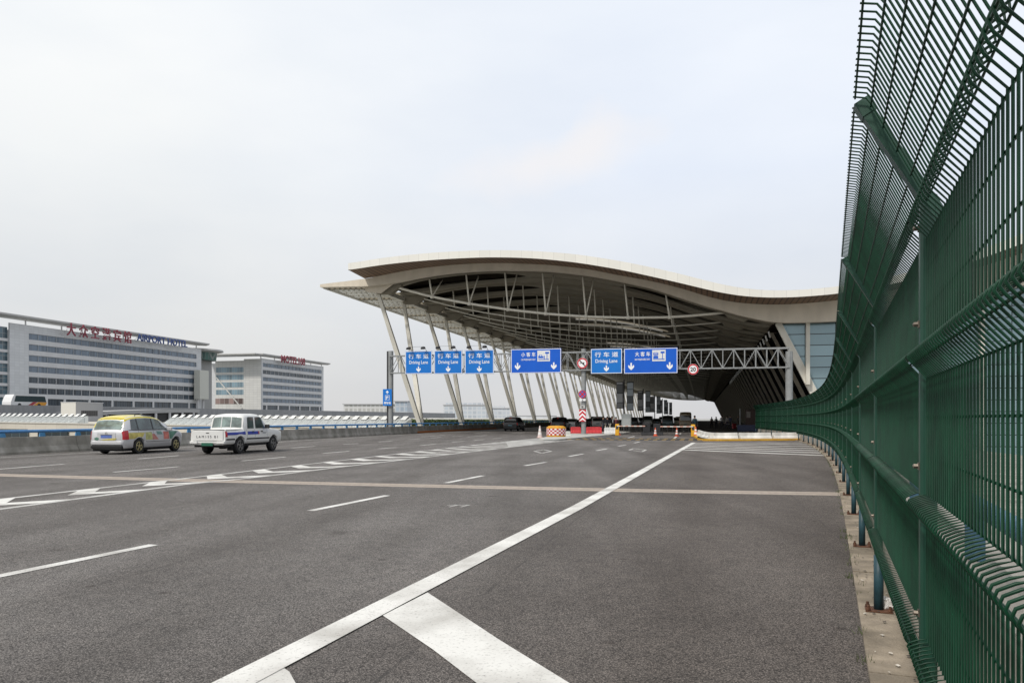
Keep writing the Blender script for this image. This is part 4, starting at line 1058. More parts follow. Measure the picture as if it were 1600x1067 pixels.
wallq(b, 0, HLen, lambda x: ztop(x)-1.35, lambda x: ztop(x)-1.35, 0)
b.add([(0, -.25, ztop(0)), (HLen, -.25, ztop(HLen)), (HLen, 26, ztop(HLen)), (0, 26, ztop(0))], [(0, 1, 2, 3)])
b.build('wall', M_cream, hall)
b = MB()
b.add([(0, -.40, ztop(0)-.10), (HLen, -.40, ztop(HLen)-.10), (HLen, -.40, ztop(HLen)+.06), (0, -.40, ztop(0)+.06)], [(0, 1, 2, 3)])
b.add([(0, -.40, ztop(0)+.06), (HLen, -.40, ztop(HLen)+.06), (HLen, .1, ztop(HLen)+.06), (0, .1, ztop(0)+.06)], [(0, 1, 2, 3)]); b.build('coping', mat('hall_coping', (0.48, 0.45, 0.40), 0.7), hall)
M_opening = grid_mat('hall_opening', (0.018, 0.028, 0.034), (0.08, 0.12, 0.13), cell=(2.4, 50, 50), jw=.12, var=.6, rough=.2, axis='x')
x = 1.5
while x < HLen-10:
    b = MB(); b.box((x, -.31, ztop(x)-3.6), (x+8.6, -.27, ztop(x)-1.28)); b.build('opening', M_opening, hall); x += 11.6
# skylights
M_sk = grid_mat('skylight_panel', (0.55, 0.58, 0.57), (0.34, 0.37, 0.37), cell=(.43, 50, 50), jw=.06, var=.10, rough=.3, spec=.6, axis='x')
sk = empty('roof_skylight', (0, 0, 0), ang, 'white sloping roof skylight in the long saw-tooth row beyond the barrier', 'skylight', 'roof skylights in a row')
b = MB(); Wm = 1.72; sh = 1.0
b.prism([(0, 0), (0.0, .10), (1.5, 1.28), (1.6, 1.28), (1.6, 0)], lambda y, z: (y*.55, y, z), lambda y, z: (y*.55+Wm-.13, y, z)); b.build('glazing', M_sk, sk)
b = MB()
for x in (0, .38, .76, 1.14, Wm-.24): b.bar((x+.02, -.03, .12), (x+.82, 1.46, 1.31), .05, .06)
b.build('glazing_bar', mat('lid_white', (0.60, 0.61, 0.60), .5), sk)
b = MB(); b.prism([(.35+.8, 1.0), (.35+.8, 1.06), (1.55, 1.58), (1.55, 1.30)], lambda y, z: (y*.55+.20, y, z+.05), lambda y, z: (y*.55+1.10, y, z+.05)); b.build('vent_shadow', M_dark, sk)  # dark wedge painted as the shadow beneath the open lid
b = MB(); b.add([(.84, 1.10, 1.135), (1.72, 1.10, 1.135), (1.99, 1.60, 1.70), (1.11, 1.60, 1.70)], [(0, 1, 2, 3)]); b.build('vent_lid', mat('lid_white', (0.60, 0.61, 0.60), .5), sk)
cnt = 0
pxl = [(-30, 133), (272, 612)]
first = True
for a, e in pxl:
    x0 = (hp(a)-o0).length; x1 = (hp(e)-o0).length; x = x0
    while x < x1:
        p = o0+da.normalized()*x; p = Vector((p.x, p.y, 0))+Vector((-math.sin(ang), math.cos(ang), 0))*.5; p.z = ztop(x)+.03
        if first: sk.location = p; first = False
        else: copy_tree(sk, p)
        x += Wm
# long low white roofs, hedges
M_lowroof = mat('low_white_roof', (0.62, 0.61, 0.57), 0.6, var=.05)
def low_roof(px0, px1, py, Y, thick, lab):
    a = Vector(((px0-800)/F*Y, Y, 0)); L = (px1-px0)/F*Y; z = EYE+(HOR-py)*Y/F
    r = empty('low_building', (a.x, a.y, -9), -.05, lab, 'building')
    b = MB(); b.box((0, .4, 0), (L, 14, z+9-thick)); b.build('wall', mat('low_wall', (0.30, 0.29, 0.27), 0.7), r)
    b = MB(); b.cbox((-.3, 0, z+9-thick+.002), (L+.3, 15, z+9), .04); b.build('roof', M_lowroof, r)
    return r
low_roof(402, 606, 650.3, 170, .5, 'long low building with flat white roof behind the skylights')
low_roof(640, 800, 653.2, 230, .35, 'thin white roofed shelter behind the hedge under the canopy')
low_roof(800, 1000, 654.2, 420, .5, 'far low white roof seen between the slanted columns')
M_leaf = mat('hedge_leaf', (0.070, 0.105, 0.030), 0.7, var=0.45, scale=3)
def hedge(px0, px1, py0, py1, Y, lab):
    a = Vector(((px0-800)/F*Y, Y, 0)); L = (px1-px0)/F*Y; z1 = EYE+(HOR-py0)*Y/F; z0 = EYE+(HOR-py1)*Y/F
    r = empty('hedge', (a.x, a.y, z0), 0, lab, 'hedge', 'clipped hedges')
    rnd = random.Random(int(px0)); b = MB(); H = z1-z0
    for i in range(int(L*60)):
        c = Vector((rnd.uniform(0, L), rnd.uniform(0, 1.2), rnd.uniform(0, H)*(.85+.25*rnd.random())))
        u = Vector((rnd.gauss(0, 1), rnd.gauss(0, 1), rnd.gauss(0, 1))).normalized(); v = u.cross(Vector((rnd.gauss(0, 1), rnd.gauss(0, 1), rnd.gauss(0, 1)))).normalized(); k = rnd.uniform(.10, .24)
        b.add([c-u*k, c+v*k*.6, c+u*k, c-v*k*.6], [(0, 1, 2, 3)])
    b.build('foliage', M_leaf, r)
    b = MB(); b.box((0, 0.3, -1.5), (L, .9, H*.7)); b.build('branches', mat('hedge_core', (0.018, 0.03, 0.012), .9), r)
hedge(330, 402, 649.2, 653.5, 150, 'clipped green hedge behind the white pickup roof')
hedge(588, 690, 655, 660.5, 128, 'clipped green hedge behind the left gantry post')
hedge(688, 800, 655.6, 660.5, 150, 'clipped green hedge at the foot of the first slanted columns')
hedge(800, 905, 656.2, 660, 190, 'clipped green hedge farther along behind the black car')

# ================================================================== FAR BUILDINGS, HAZE PUT INTO THEIR COLOURS
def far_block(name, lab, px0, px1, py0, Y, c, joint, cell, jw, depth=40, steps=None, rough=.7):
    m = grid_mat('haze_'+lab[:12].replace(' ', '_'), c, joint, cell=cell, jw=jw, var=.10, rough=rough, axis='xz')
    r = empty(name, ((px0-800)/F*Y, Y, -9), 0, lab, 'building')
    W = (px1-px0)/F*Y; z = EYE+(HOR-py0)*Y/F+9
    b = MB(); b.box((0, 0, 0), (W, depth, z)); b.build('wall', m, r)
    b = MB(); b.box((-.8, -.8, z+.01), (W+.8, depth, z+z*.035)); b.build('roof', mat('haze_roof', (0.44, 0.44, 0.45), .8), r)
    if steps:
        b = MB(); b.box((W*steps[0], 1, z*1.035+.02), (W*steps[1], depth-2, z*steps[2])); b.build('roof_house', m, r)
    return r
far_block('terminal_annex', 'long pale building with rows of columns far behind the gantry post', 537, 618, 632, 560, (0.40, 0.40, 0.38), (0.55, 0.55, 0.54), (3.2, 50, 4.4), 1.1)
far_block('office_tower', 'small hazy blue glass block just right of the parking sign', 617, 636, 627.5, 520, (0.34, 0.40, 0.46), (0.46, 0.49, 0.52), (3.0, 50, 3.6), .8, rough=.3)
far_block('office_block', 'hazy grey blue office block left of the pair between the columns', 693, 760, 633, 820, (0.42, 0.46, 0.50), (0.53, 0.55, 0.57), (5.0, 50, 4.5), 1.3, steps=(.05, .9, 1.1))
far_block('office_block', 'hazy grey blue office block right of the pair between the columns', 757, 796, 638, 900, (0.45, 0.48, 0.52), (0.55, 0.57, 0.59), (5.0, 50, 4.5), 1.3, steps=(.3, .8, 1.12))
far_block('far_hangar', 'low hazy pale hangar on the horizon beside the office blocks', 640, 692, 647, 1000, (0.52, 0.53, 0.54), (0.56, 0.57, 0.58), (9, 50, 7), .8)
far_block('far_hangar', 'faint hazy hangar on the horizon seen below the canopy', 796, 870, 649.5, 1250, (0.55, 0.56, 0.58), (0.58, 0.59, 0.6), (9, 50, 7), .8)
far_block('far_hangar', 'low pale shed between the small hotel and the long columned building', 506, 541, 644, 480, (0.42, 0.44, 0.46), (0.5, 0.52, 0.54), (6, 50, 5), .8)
# ================================================================== VEHICLES (local axes: x right, y forward, z up)
M_glass = glass_mat('car_glass', (0.16, 0.215, 0.20), 0.05, 0.80)
M_glassm = glass_mat('car_glass_side', (0.055, 0.080, 0.076), 0.05, 0.85)
M_glassd = glass_mat('car_glass_dark', (0.008, 0.010, 0.011), 0.05, 0.96)
M_tail = mat('tail_light_red', (0.42, 0.012, 0.02), 0.2, var=.1, spec=.6)
M_tailw = mat('tail_light_clear', (0.45, 0.40, 0.38), 0.25)
M_seam = mat('panel_gap', (0.03, 0.03, 0.03), .7)
def sides(r, name, m, *patches, **kw):
    for sd in (1, -1):
        B = MB()
        for c, a, k in patches: c.patch(B, *a, sides=(sd,), **k)
        B.build(name, m, r)
class Car:
    def __init__(s, L, tops, hws, belt, sill, wheels, wr, roof_k=.82, mid=.60):
        s.L, s.tops, s.hws, s.belt, s.sill, s.wheels, s.wr, s.roof_k, s.mid = L, tops, hws, belt, sill, wheels, wr, roof_k, mid
    def top(s, y): return float(np.interp(y, [p[0] for p in s.tops], [p[1] for p in s.tops]))
    def hw(s, y): return float(np.interp(y, [p[0] for p in s.hws], [p[1] for p in s.hws]))
    def zb(s, y):
        z = float(np.interp(y, s.sill_x, s.sill_z)) if hasattr(s, 'sill_x') else s.sill
        for w in s.wheels:
            d = abs(y-w); A = s.wr+.055
            if d < A: z = max(z, s.wr-.02+math.sqrt(A*A-d*d))
        return z
    def sec(s, y):
        h, zt, zb = s.hw(y), s.top(y), s.zb(y)
        m = max(s.mid, zb+.03); u = max(s.mid+.22, zb+.07); bl = max(min(s.belt, zt-.03), u+.04); zt = max(zt, bl+.03)
        g = min(1.0, max(0.0, (zt-bl)/.5)); rh = h*(.90+(s.roof_k-.90)*g); zl = bl+(zt-bl)*.80
        return [(0, zb), (h*.86, zb), (h*.965, min(zb+.05, m-.01)), (h, m), (h*.992, u), (h*.955, bl), (rh+.035*g+.01, zl), (rh-.05, zt-.02*g-.005), (rh*.5, zt+.012), (0, zt+.018)]
    def pt(s, y, k):
        P = s.sec(y); i = min(int(k), 8); f = k-i
        return Vector((P[i][0]+(P[i+1][0]-P[i][0])*f, y, P[i][1]+(P[i+1][1]-P[i][1])*f))
    def stations(s):
        ys = set(np.linspace(0, s.L, 40).tolist()) | {p[0] for p in s.tops} | {p[0] for p in s.hws}
        for w in s.wheels:
            A = s.wr+.055
            for t in np.linspace(0, math.pi, 15): ys.add(w-A*math.cos(t))
            ys |= {w-A-.004, w+A+.004}
        return sorted(y for y in ys if 0 <= y <= s.L)
    def body(s):
        B = MB(); ys = s.stations(); vs = []
        for y in ys:
            P = s.sec(y); ring = [(x, y, z) for x, z in P]+[(-x, y, z) for x, z in P[-2:0:-1]]; vs += ring
        n = 18; fs = []
        for i in range(len(ys)-1):
            for k in range(n): fs.append((i*n+k, i*n+(k+1) % n, (i+1)*n+(k+1) % n, (i+1)*n+k))
        fs += [tuple(range(n-1, -1, -1)), tuple((len(ys)-1)*n+k for k in range(n))]
        B.add(vs, fs); return B
    def patch(s, B, y0, y1, k0, k1, sides=(1, -1), off=.008, n=8, m=3, y0t=None, y1t=None):
        """a sheet lying on the body between two stations and two section heights"""
        y0t = y0 if y0t is None else y0t; y1t = y1 if y1t is None else y1t
        for sd in sides:
            vs = []
            for j in range(m+1):
                k = k0+(k1-k0)*j/m
                for i in range(n+1):
                    f = j/m; ya = y0+(y0t-y0)*f; yb = y1+(y1t-y1)*f; y = ya+(yb-ya)*i/n
                    p = s.pt(y, k); e = 1e-3
                    du = s.pt(min(y+.02, s.L), k)-s.pt(max(y-.02, 0), k); dv = s.pt(y, min(k+.02, 9))-s.pt(y, k-.02)
                    nn = du.cross(dv)
                    nn = nn.normalized() if nn.length > 1e-9 else Vector((1, 0, 0))
                    if nn.dot(Vector((p.x, 0, p.z-.7))) < 0: nn = -nn
                    p = p+nn*off; vs.append((p.x*sd, p.y, p.z))
            fs = [(j*(n+1)+i, j*(n+1)+i+1, (j+1)*(n+1)+i+1, (j+1)*(n+1)+i) for j in range(m) for i in range(n)]
            B.add(vs, fs)
        return B
def wheel(r, x, y, R_, m_rim, w=.20, spokes=5):
    sd = 1 if x > 0 else -1
    b = MB(); b.lathe([(R_*.62, -w/2), (R_*.93, -w/2), (R_, -w*.33), (R_, w*.33), (R_*.93, w/2), (R_*.62, w/2)], 24, c=(x, y, R_), axis='x', cap=True)
    t = smooth_by_angle(b.build('wheel', M_black, r), 50)
    b = MB(); xo = x+sd*(w/2)
    b.lathe([(R_*.64, 0), (R_*.60, .012*sd), (R_*.52, -.02*sd), (R_*.5, -.05*sd)], 20, c=(xo, y, R_), axis='x', cap=False)
    for k in range(spokes):
        a = 2*math.pi*k/spokes+.3
        b.bar((xo+.004*sd, y, R_), (xo+.004*sd, y+math.cos(a)*R_*.58, R_+math.sin(a)*R_*.58), .02, R_*.17, up=(0, -math.sin(a), math.cos(a)))
    b.lathe([(R_*.16, .0), (R_*.13, .02*sd)], 12, c=(xo, y, R_), axis='x')
    b.build('rim', m_rim, t)
    return t
def common(r, c, m_rim=M_hub, track=None, under=True):
    for w in c.wheels:
        for sd in (1, -1):
            wheel(r, sd*((track or c.hw(w)-.115)), w, c.wr, m_rim)
    if under:
        h = c.hw(c.L/2)
        b = MB(); b.box((-h*.84, .12, c.sill-.10), (h*.80, c.L-.3, c.belt-.15)); b.build('underbody', M_black, r)  # black box darkens the wheel wells, set low to deepen the shadow beneath
def road_heading(dx=0): return TH+dx

# ---- taxi (tall estate)
def taxi():
    g = G(176, 707.2)
    r = empty('taxi', G(166.5, 710.0), TH+R(4.0), 'silver and white taxi people carrier with yellow roof and coloured side decals', 'taxi')
    c = Car(4.4, [(0, .93), (.03, .99), (.10, 1.12), (.24, 1.46), (.36, 1.55), (.6, 1.615), (1.0, 1.655), (1.6, 1.675), (2.1, 1.645), (2.5, 1.56), (2.95, 1.33), (3.36, 1.06), (3.8, 1.0), (4.2, .88), (4.34, .72), (4.4, .6)],
            [(0, .70), (.04, .775), (.10, .82), (.22, .858), (.5, .885), (1.0, .897), (3.3, .897), (3.8, .87), (4.15, .79), (4.32, .68), (4.4, .52)], 1.0, .24, (.92, 3.60), .325, .735)
    mw = mat('taxi_paint', (0.56, 0.56, 0.57), .3, .25, var=.02, coat=.6); my = mat('taxi_roof_yellow', (0.60, 0.50, 0.07), .35, var=.05, coat=.5)
    smooth_by_angle(c.body().build('body', mw, r), 62)
    b = MB(); c.patch(b, .12, 2.98, 6.12, 9, off=.010, n=20, m=5); b.build('roof', my, r)
    b = MB(); c.patch(b, .30, .36, 6.4, 9, off=.03, n=2); b.build('roof_spoiler', my, r)
    b = MB(); c.patch(b, .06, .232, 6.95, 9, off=.014, n=5, m=5); b.build('rear_window', M_glass, r)
    b = MB(); c.patch(b, 2.62, 3.32, 6.3, 9, off=.010, n=6, m=5); b.build('windscreen', M_glassd, r)
    for y0, y1, y0t, y1t in ((.44, .86, .54, .86), (.93, 1.86, .93, 1.86), (1.95, 3.02, 1.95, 2.45)):
        sides(r, 'side_window', M_glassm, (c, (y0, y1, 5.10, 6.0), dict(off=.010, y0t=y0t, y1t=y1t)))
    sides(r, 'window_trim', M_dark, (c, (.30, 3.05, 5.02, 5.09), dict(off=.006)), (c, (.84, .95, 5.1, 6), dict(off=.007)), (c, (1.84, 1.97, 5.1, 6), dict(off=.007)))
    for sd in (1, -1):
        b = MB(); c.patch(b, .02, .26, 3.15, 5.05, sides=(sd,), off=.012, n=6); b.build('tail_light', M_tail, r)
    b = MB(); b.box((-.43, -.018, .60), (.43, -.002, .92)); b.build('tailgate', mw, r)
    b = MB(); b.box((-.26, -.028, .70), (.26, -.019, .82)); b.build('number_plate', mat('plate_blue', (0.10, 0.16, 0.42), .4), r)
    b = MB(); b.box((-.27, -.032, .825), (.27, -.018, .845)); b.build('plate_lamp', M_dark, r)
    b = MB(); disc(b, .03, .055, -.030, -.020, 20, 0, .895); b.build('emblem', M_hub, r)
    b = MB(); b.cbox((-.76, -.05, .39), (.76, .14, .59), .05); b.build('bumper', mw, r)
    b = MB(); b.cbox((-.75, -.045, .25), (.75, .14, .388), .03); b.build('bumper_lower', M_black, r)
    # decals
    dec = lambda n_, cc: mat(n_, tuple(.16+.75*(q-.10) for q in cc) if cc else 0, .45, var=.3, scale=5)
    for nm, cc, y0, y1, k0, k1, y0t, y1t in (('decal_yellow', (0.55, 0.45, 0.05), .26, 1.1, 3.25, 4.55, .22, 1.3), ('decal_lime', (0.45, 0.45, 0.12), 1.34, 1.8, 3.0, 4.6, 1.34, 1.78), ('decal_coral', (0.48, 0.14, 0.10), 1.82, 2.25, 3.0, 4.2, 1.80, 1.95),
                     ('decal_red', (0.55, 0.11, 0.07), 2.62, 3.02, 3.0, 4.7, 2.60, 3.0), ('decal_green', (0.02, 0.17, 0.10), 3.06, 3.22, 3.0, 4.75, 3.02, 3.75), ('decal_teal', (0.10, 0.26, 0.22), 2.15, 2.55, 4.0, 4.8, 2.1, 2.45)):
        sides(r, nm, dec(nm, cc), (c, (y0, y1, k0, k1), dict(off=.006, y0t=y0t, y1t=y1t)))
    b = MB(); flat(b, [(-.30, .61), (.42, .61), (.50, .70), (.28, .69), (.0, .66)], -.026); b.build('decal_swirl', dec('decal_yellow', 0), r)
    b = MB(); flat(b, [(-.55, .62), (-.40, .60), (-.34, .69), (-.45, .74), (-.56, .70)], -.026); b.build('decal_leaf', dec('decal_green', 0), r)
    sides(r, 'door_seam', M_seam, *[(c, (y, y+.012, 2.76, 5.0), dict(off=.004, n=1)) for y in (.89, 1.90, 3.06)], (c, (.89, 3.07, 2.7, 2.76), dict(off=.004)))
    for y in (1.62, 2.72):
        sides(r, 'door_handle', mw, (c, (y, y+.2, 4.62, 4.8), dict(off=.022, n=2, m=1)))
    for sd in (1, -1):
        b = MB(); b.cbox((sd*.92-.05, 2.86, .99), (sd*.92+.13*sd+.05, 2.98, 1.14), .02) if sd > 0 else b.cbox((-1.10, 2.86, .99), (-.87, 2.98, 1.14), .02); b.build('mirror', mw, r)
        b = MB(); b.tube([(.66, .9, 1.645), (.66, .95, 1.70), (.66, 2.1, 1.70), (.66, 2.15, 1.63)], .02, 6); b.build('roof_rail', M_dark, r); b = MB(); b.tube([(-.66, .9, 1.645), (-.66, .95, 1.70), (-.66, 2.1, 1.70), (-.66, 2.15, 1.63)], .02, 6); b.build('roof_rail', M_dark, r)
    b = MB(); c.patch(b, 1.5, 2.35, 6.75, 7.3, off=.016, n=4, m=1, sides=(1,)); b.build('roof_opening', M_dark, r)
    common(r, c, mat('rim_gold', (0.40, 0.35, 0.18), .35, .5, var=.2))
taxi()

# ---- pickup
def pickup():
    r = empty('pickup_truck', G(325.0, 710.5), TH+R(3.0), 'white double cab pickup truck with a blue side stripe and dark bumper strip', 'pickup truck')
    c = Car(5.05, [(0, 1.02), (1.36, 1.03), (1.40, 1.08), (1.52, 1.62), (1.62, 1.70), (1.9, 1.735), (2.8, 1.735), (3.02, 1.66), (3.55, 1.16), (3.75, 1.10), (4.7, 1.0), (4.95, .86), (5.05, .7)],
            [(0, .80), (.06, .82), (1.4, .845), (3.5, .85), (4.6, .83), (4.95, .74), (5.05, .64)], 1.05, .42, (1.13, 4.05), .36, .84, .66)
    mw = mat('pickup_white', (0.66, 0.66, 0.64), .35, var=.03, coat=.4)
    smooth_by_angle(c.body().build('body', mw, r), 55)
    b = MB(); b.box((-.70, .08, 1.036), (.70, 1.32, 1.045)); b.build('bed', M_dark, r)
    for sd in (1, -1):
        b = MB(); b.tube([(sd*.76, .05, 1.05), (sd*.76, 1.36, 1.06)], .03, 6); b.build('bed_rail', mw, r)
    b = MB(); c.patch(b, 1.412, 1.512, 6.9, 9, off=.012, n=4, m=6); b.build('rear_window', M_glass, r)
    b = MB()
    for x in (-.26, .20): b.bar((x, 1.40, 1.12), (x, 1.50, 1.60), .035, .02)
    b.build('window_bar', mw, r)
    b = MB(); c.patch(b, 3.06, 3.52, 6.3, 9, off=.010, n=5, m=5); b.build('windscreen', M_glassd, r)
    for y0, y1, y0t, y1t in ((1.74, 2.28, 1.78, 2.28), (2.42, 3.32, 2.42, 2.96)):
        sides(r, 'side_window', M_glassm, (c, (y0, y1, 5.08, 6.0), dict(off=.012, y0t=y0t, y1t=y1t)))
    for sd in (1, -1):
        b = MB(); c.patch(b, .0, .13, 3.4, 4.95, sides=(sd,), off=.014, n=3); b.build('tail_light', M_tail, r)
    b = MB(); b.cbox((-.71, -.035, .60), (.71, -.002, 1.01), .012); t = b.build('tailgate', mw, r)
    o = text('L A M 1 5 5   8 1', .15, mat('lettering_dark', (0.07, 0.07, 0.075), .6), t, (-.02, -.041, .765), .98, bold=.0)
    b = MB(); b.box((-.07, -.045, .905), (.07, -.036, .935)); b.build('handle', M_black, t)
    b = MB(); b.cbox((-.80, -.10, .47), (-.45, .02, .58), .015); b.cbox((.45, -.10, .47), (.80, .02, .58), .015); b.box((-.45, -.06, .50), (.45, .02, .565)); b.build('bumper', mw, r)
    b = MB(); b.box((-.26, -.075, .38), (.26, -.062, .51)); b.build('number_plate', mat('plate_green', (0.02, 0.11, 0.07), .5), r)
    sides(r, 'blue_stripe', mat('stripe_blue', (0.03, 0.05, 0.30), .4, var=.15), (c, (.14, 1.55, 3.75, 4.55), dict(off=.006))); sides(r, 'blue_stripe', mat('stripe_blue', 0), (c, (1.72, 2.62, 3.75, 4.5), dict(off=.006)))
    sides(r, 'red_stripe', mat('stripe_red', (0.40, 0.07, 0.08), .4), (c, (2.62, 2.72, 3.75, 4.5), dict(off=.006)))
    sides(r, 'side_moulding', M_dark, (c, (.05, .70, 2.75, 3.08), dict(off=.007))); sides(r, 'side_moulding', M_dark, (c, (1.62, 3.62, 2.75, 3.08), dict(off=.007)))
    sides(r, 'door_lettering', mat('lettering_grey', (0.16, 0.18, 0.20), .5), (c, (3.0, 3.35, 4.1, 4.22), dict(off=.006, n=3, m=1)), (c, (3.0, 3.3, 3.85, 3.95), dict(off=.006, n=3, m=1)))
    for y in (1.66, 2.35, 3.42): sides(r, 'door_seam', M_seam, (c, (y, y+.012, 2.7, 5.0), dict(off=.004, n=1)))
    for y in (2.1, 2.85):
        sides(r, 'door_handle', M_dark, (c, (y, y+.17, 4.25, 4.55), dict(off=.02, n=2, m=1)))
    for a in ((.86, 1.08), (-1.08, -.86)):
        b = MB(); b.cbox((a[0], 3.14, 1.08), (a[1], 3.24, 1.26), .02); b.build('mirror', M_dark, r)
    b = MB(); b.lathe([(.10, -.6), (.10, .6)], 10, c=(0, 1.13, .36), axis='x'); b.lathe([(.15, -.14), (.15, .14)], 12, c=(.0, 1.13, .36), axis='x'); b.box((-.35, .2, .30), (.35, .7, .46)); b.build('rear_axle', M_black, r)
    for sd in (1, -1):
        b = MB(); b.box((sd*.60-.14, .70, .16), (sd*.60+.14, .715, .46)); b.build('mudflap', M_black, r)
    common(r, c, mat('rim_dark', (0.18, 0.175, 0.17), .4, .5, var=.3), track=.72)
pickup()

# ---- other cars at the kerb
def simple_car(px, py, color, label, kind='hatch', rz=0, scale=1.0, lights_on=False, loc=None):
    loc = loc or G(px, py)
    mp = mat('car_paint_%02d%02d%02d' % tuple(int(x*99) for x in color), color, .3, .2, var=.03, coat=.5)
    if kind == 'suv':
        c = Car(4.5, [(0, .98), (.04, 1.05), (.12, 1.2), (.26, 1.56), (.4, 1.64), (1.5, 1.69), (2.3, 1.65), (2.6, 1.56), (3.25, 1.12), (3.5, 1.07), (4.3, .94), (4.5, .7)], [(0, .82), (.2, .89), (3.6, .90), (4.3, .8), (4.5, .64)], 1.04, .28, (.88, 3.6), .34, .81)
    elif kind == 'sedan':
        c = Car(4.6, [(0, .92), (.05, .98), (.7, 1.04), (1.3, 1.38), (1.6, 1.45), (2.3, 1.47), (2.6, 1.42), (3.25, 1.02), (3.5, .98), (4.4, .84), (4.6, .62)], [(0, .78), (.2, .86), (3.6, .89), (4.4, .8), (4.6, .62)], .95, .22, (.95, 3.65), .31, .77)
    elif kind == 'van':
        c = Car(4.8, [(0, 1.0), (.03, 1.1), (.10, 1.6), (.2, 1.86), (.4, 1.93), (3.4, 1.93), (3.7, 1.85), (4.2, 1.3), (4.4, 1.1), (4.75, .95), (4.8, .7)], [(0, .84), (.2, .88), (4.2, .88), (4.7, .8), (4.8, .7)], 1.1, .28, (.9, 3.9), .33, .86)
    else:
        c = Car(6.0, [(0, 1.0), (.03, 1.1), (.08, 1.7), (.16, 2.3), (.35, 2.55), (.7, 2.62), (5.0, 2.6), (5.4, 2.4), (5.8, 1.5), (5.95, 1.0), (6.0, .7)], [(0, .92), (.2, .99), (5.5, .99), (5.9, .92), (6.0, .8)], 1.25, .32, (1.4, 4.6), .38, .88)
    r = empty({'hatch': 'car', 'sedan': 'car', 'suv': 'car', 'van': 'van', 'bus': 'minibus'}[kind], loc, TH+rz, label, {'sedan': 'car', 'suv': 'car', 'van': 'van', 'bus': 'minibus'}[kind], 'vehicles waiting under the terminal roof')
    smooth_by_angle(c.body().build('body', mp, r), 40)
    if kind == 'sedan':
        b = MB(); c.patch(b, .74, 1.26, 6.3, 9, off=.012, n=5, m=4); b.build('rear_window', M_glassd, r)
        sw = ((1.15, 1.9, 1.5, 1.9), (1.98, 3.0, 1.98, 2.5))
    else:
        e = .24 if kind == 'suv' else (.19 if kind == 'van' else .13)
        b = MB(); c.patch(b, .045, e, 6.6, 9, off=.012, n=5, m=4); b.build('rear_window', M_glassd, r)
        sw = ((.35, .95, .42, .95), (1.02, 1.9, 1.02, 1.9), (1.98, 3.0, 1.98, 2.5))
    for y0, y1, y0t, y1t in sw:
        sides(r, 'side_window', M_glassd, (c, (y0, y1, 5.1, 6.0), dict(off=.01, y0t=y0t, y1t=y1t)))
    for sd in (1, -1):
        b = MB(); c.patch(b, .0, .16, 3.5, 4.95, sides=(sd,), off=.014, n=3); b.build('tail_light', mat('tail_light_lit', (0.85, 0.10, 0.09), .3) if lights_on else M_tail, r)
    if lights_on:
        b = MB(); b.box((-.12, .19, 1.50), (.12, .23, 1.55)); b.build('brake_light', mat('tail_light_lit', 0), r)
    h = c.hw(0)
    b = MB(); b.cbox((-h*.96, -.05, c.sill+.06), (h*.96, .1, .56), .02); b.build('bumper', mp, r)
    b = MB(); b.box((-.25, -.02, .62 if kind != 'sedan' else .66), (.25, -.004, .75 if kind != 'sedan' else .79)); b.build('number_plate', mat('plate_teal', (0.10, 0.20, 0.24), .5), r)
    common(r, c)
    if scale != 1: r.scale = (scale,)*3
    return r
simple_car(797, 673.5, (0.03, 0.03, 0.032), 'black people carrier with lit brake lights driving in beside the left barrier', 'suv', lights_on=True)
simple_car(871, 672.0, (0.018, 0.02, 0.022), 'dark estate car directly behind the checkered drum', 'suv', lights_on=True)
simple_car(889.5, 671.2, (0.66, 0.66, 0.65), 'white car with dark rear window behind the red plastic barrier', 'sedan')
simple_car(909, 667.5, (0.10, 0.105, 0.10), 'dark grey car half hidden by the chevron post', 'sedan')
simple_car(934, 669.0, (0.42, 0.41, 0.39), 'silver off-roader right of the chevron post', 'suv', scale=1.05, lights_on=True)
simple_car(921, 665.5, (0.02, 0.02, 0.024), 'black saloon farther ahead between the white and silver cars', 'sedan')
simple_car(928, 663.3, (0.30, 0.28, 0.25), 'beige van standing far ahead of the silver off-roader', 'van')
simple_car(877, 664.5, (0.04, 0.04, 0.045), 'dark car ahead of the estate by the barrier', 'suv')
simple_car(1043, 668.5, (0.010, 0.040, 0.046), 'dark teal van behind the right boom', 'van', lights_on=True)
simple_car(1071, 669.2, (0.30, 0.235, 0.15), 'beige minibus with rounded roof behind the right boom', 'bus', scale=.93)
simple_car(1055, 665.5, (0.40, 0.36, 0.26), 'small pale yellow car between the teal van and minibus', 'suv')
simple_car(1012, 666.0, (0.34, 0.36, 0.33), 'pale grey van behind the gate machines', 'van')
simple_car(1026, 665.0, (0.06, 0.06, 0.06), 'dark saloon between the pale van and the teal van', 'sedan')
simple_car(989, 666.5, (0.03, 0.03, 0.035), 'black car behind the left boom near the cabinet', 'suv')
simple_car(999, 664.5, (0.05, 0.05, 0.055), 'charcoal car beyond the left boom', 'suv')
simple_car(950, 664.0, (0.02, 0.02, 0.022), 'black car behind the people at the white barrier', 'suv')
simple_car(1018, 662.6, (0.12, 0.12, 0.13), 'grey saloon deep under the roof in the middle lane', 'sedan')
simple_car(1060, 662.2, (0.03, 0.03, 0.03), 'black van deep under the roof by the minibus', 'van')
simple_car(1034, 661.3, (0.25, 0.25, 0.25), 'grey van farthest ahead under the roof', 'van')

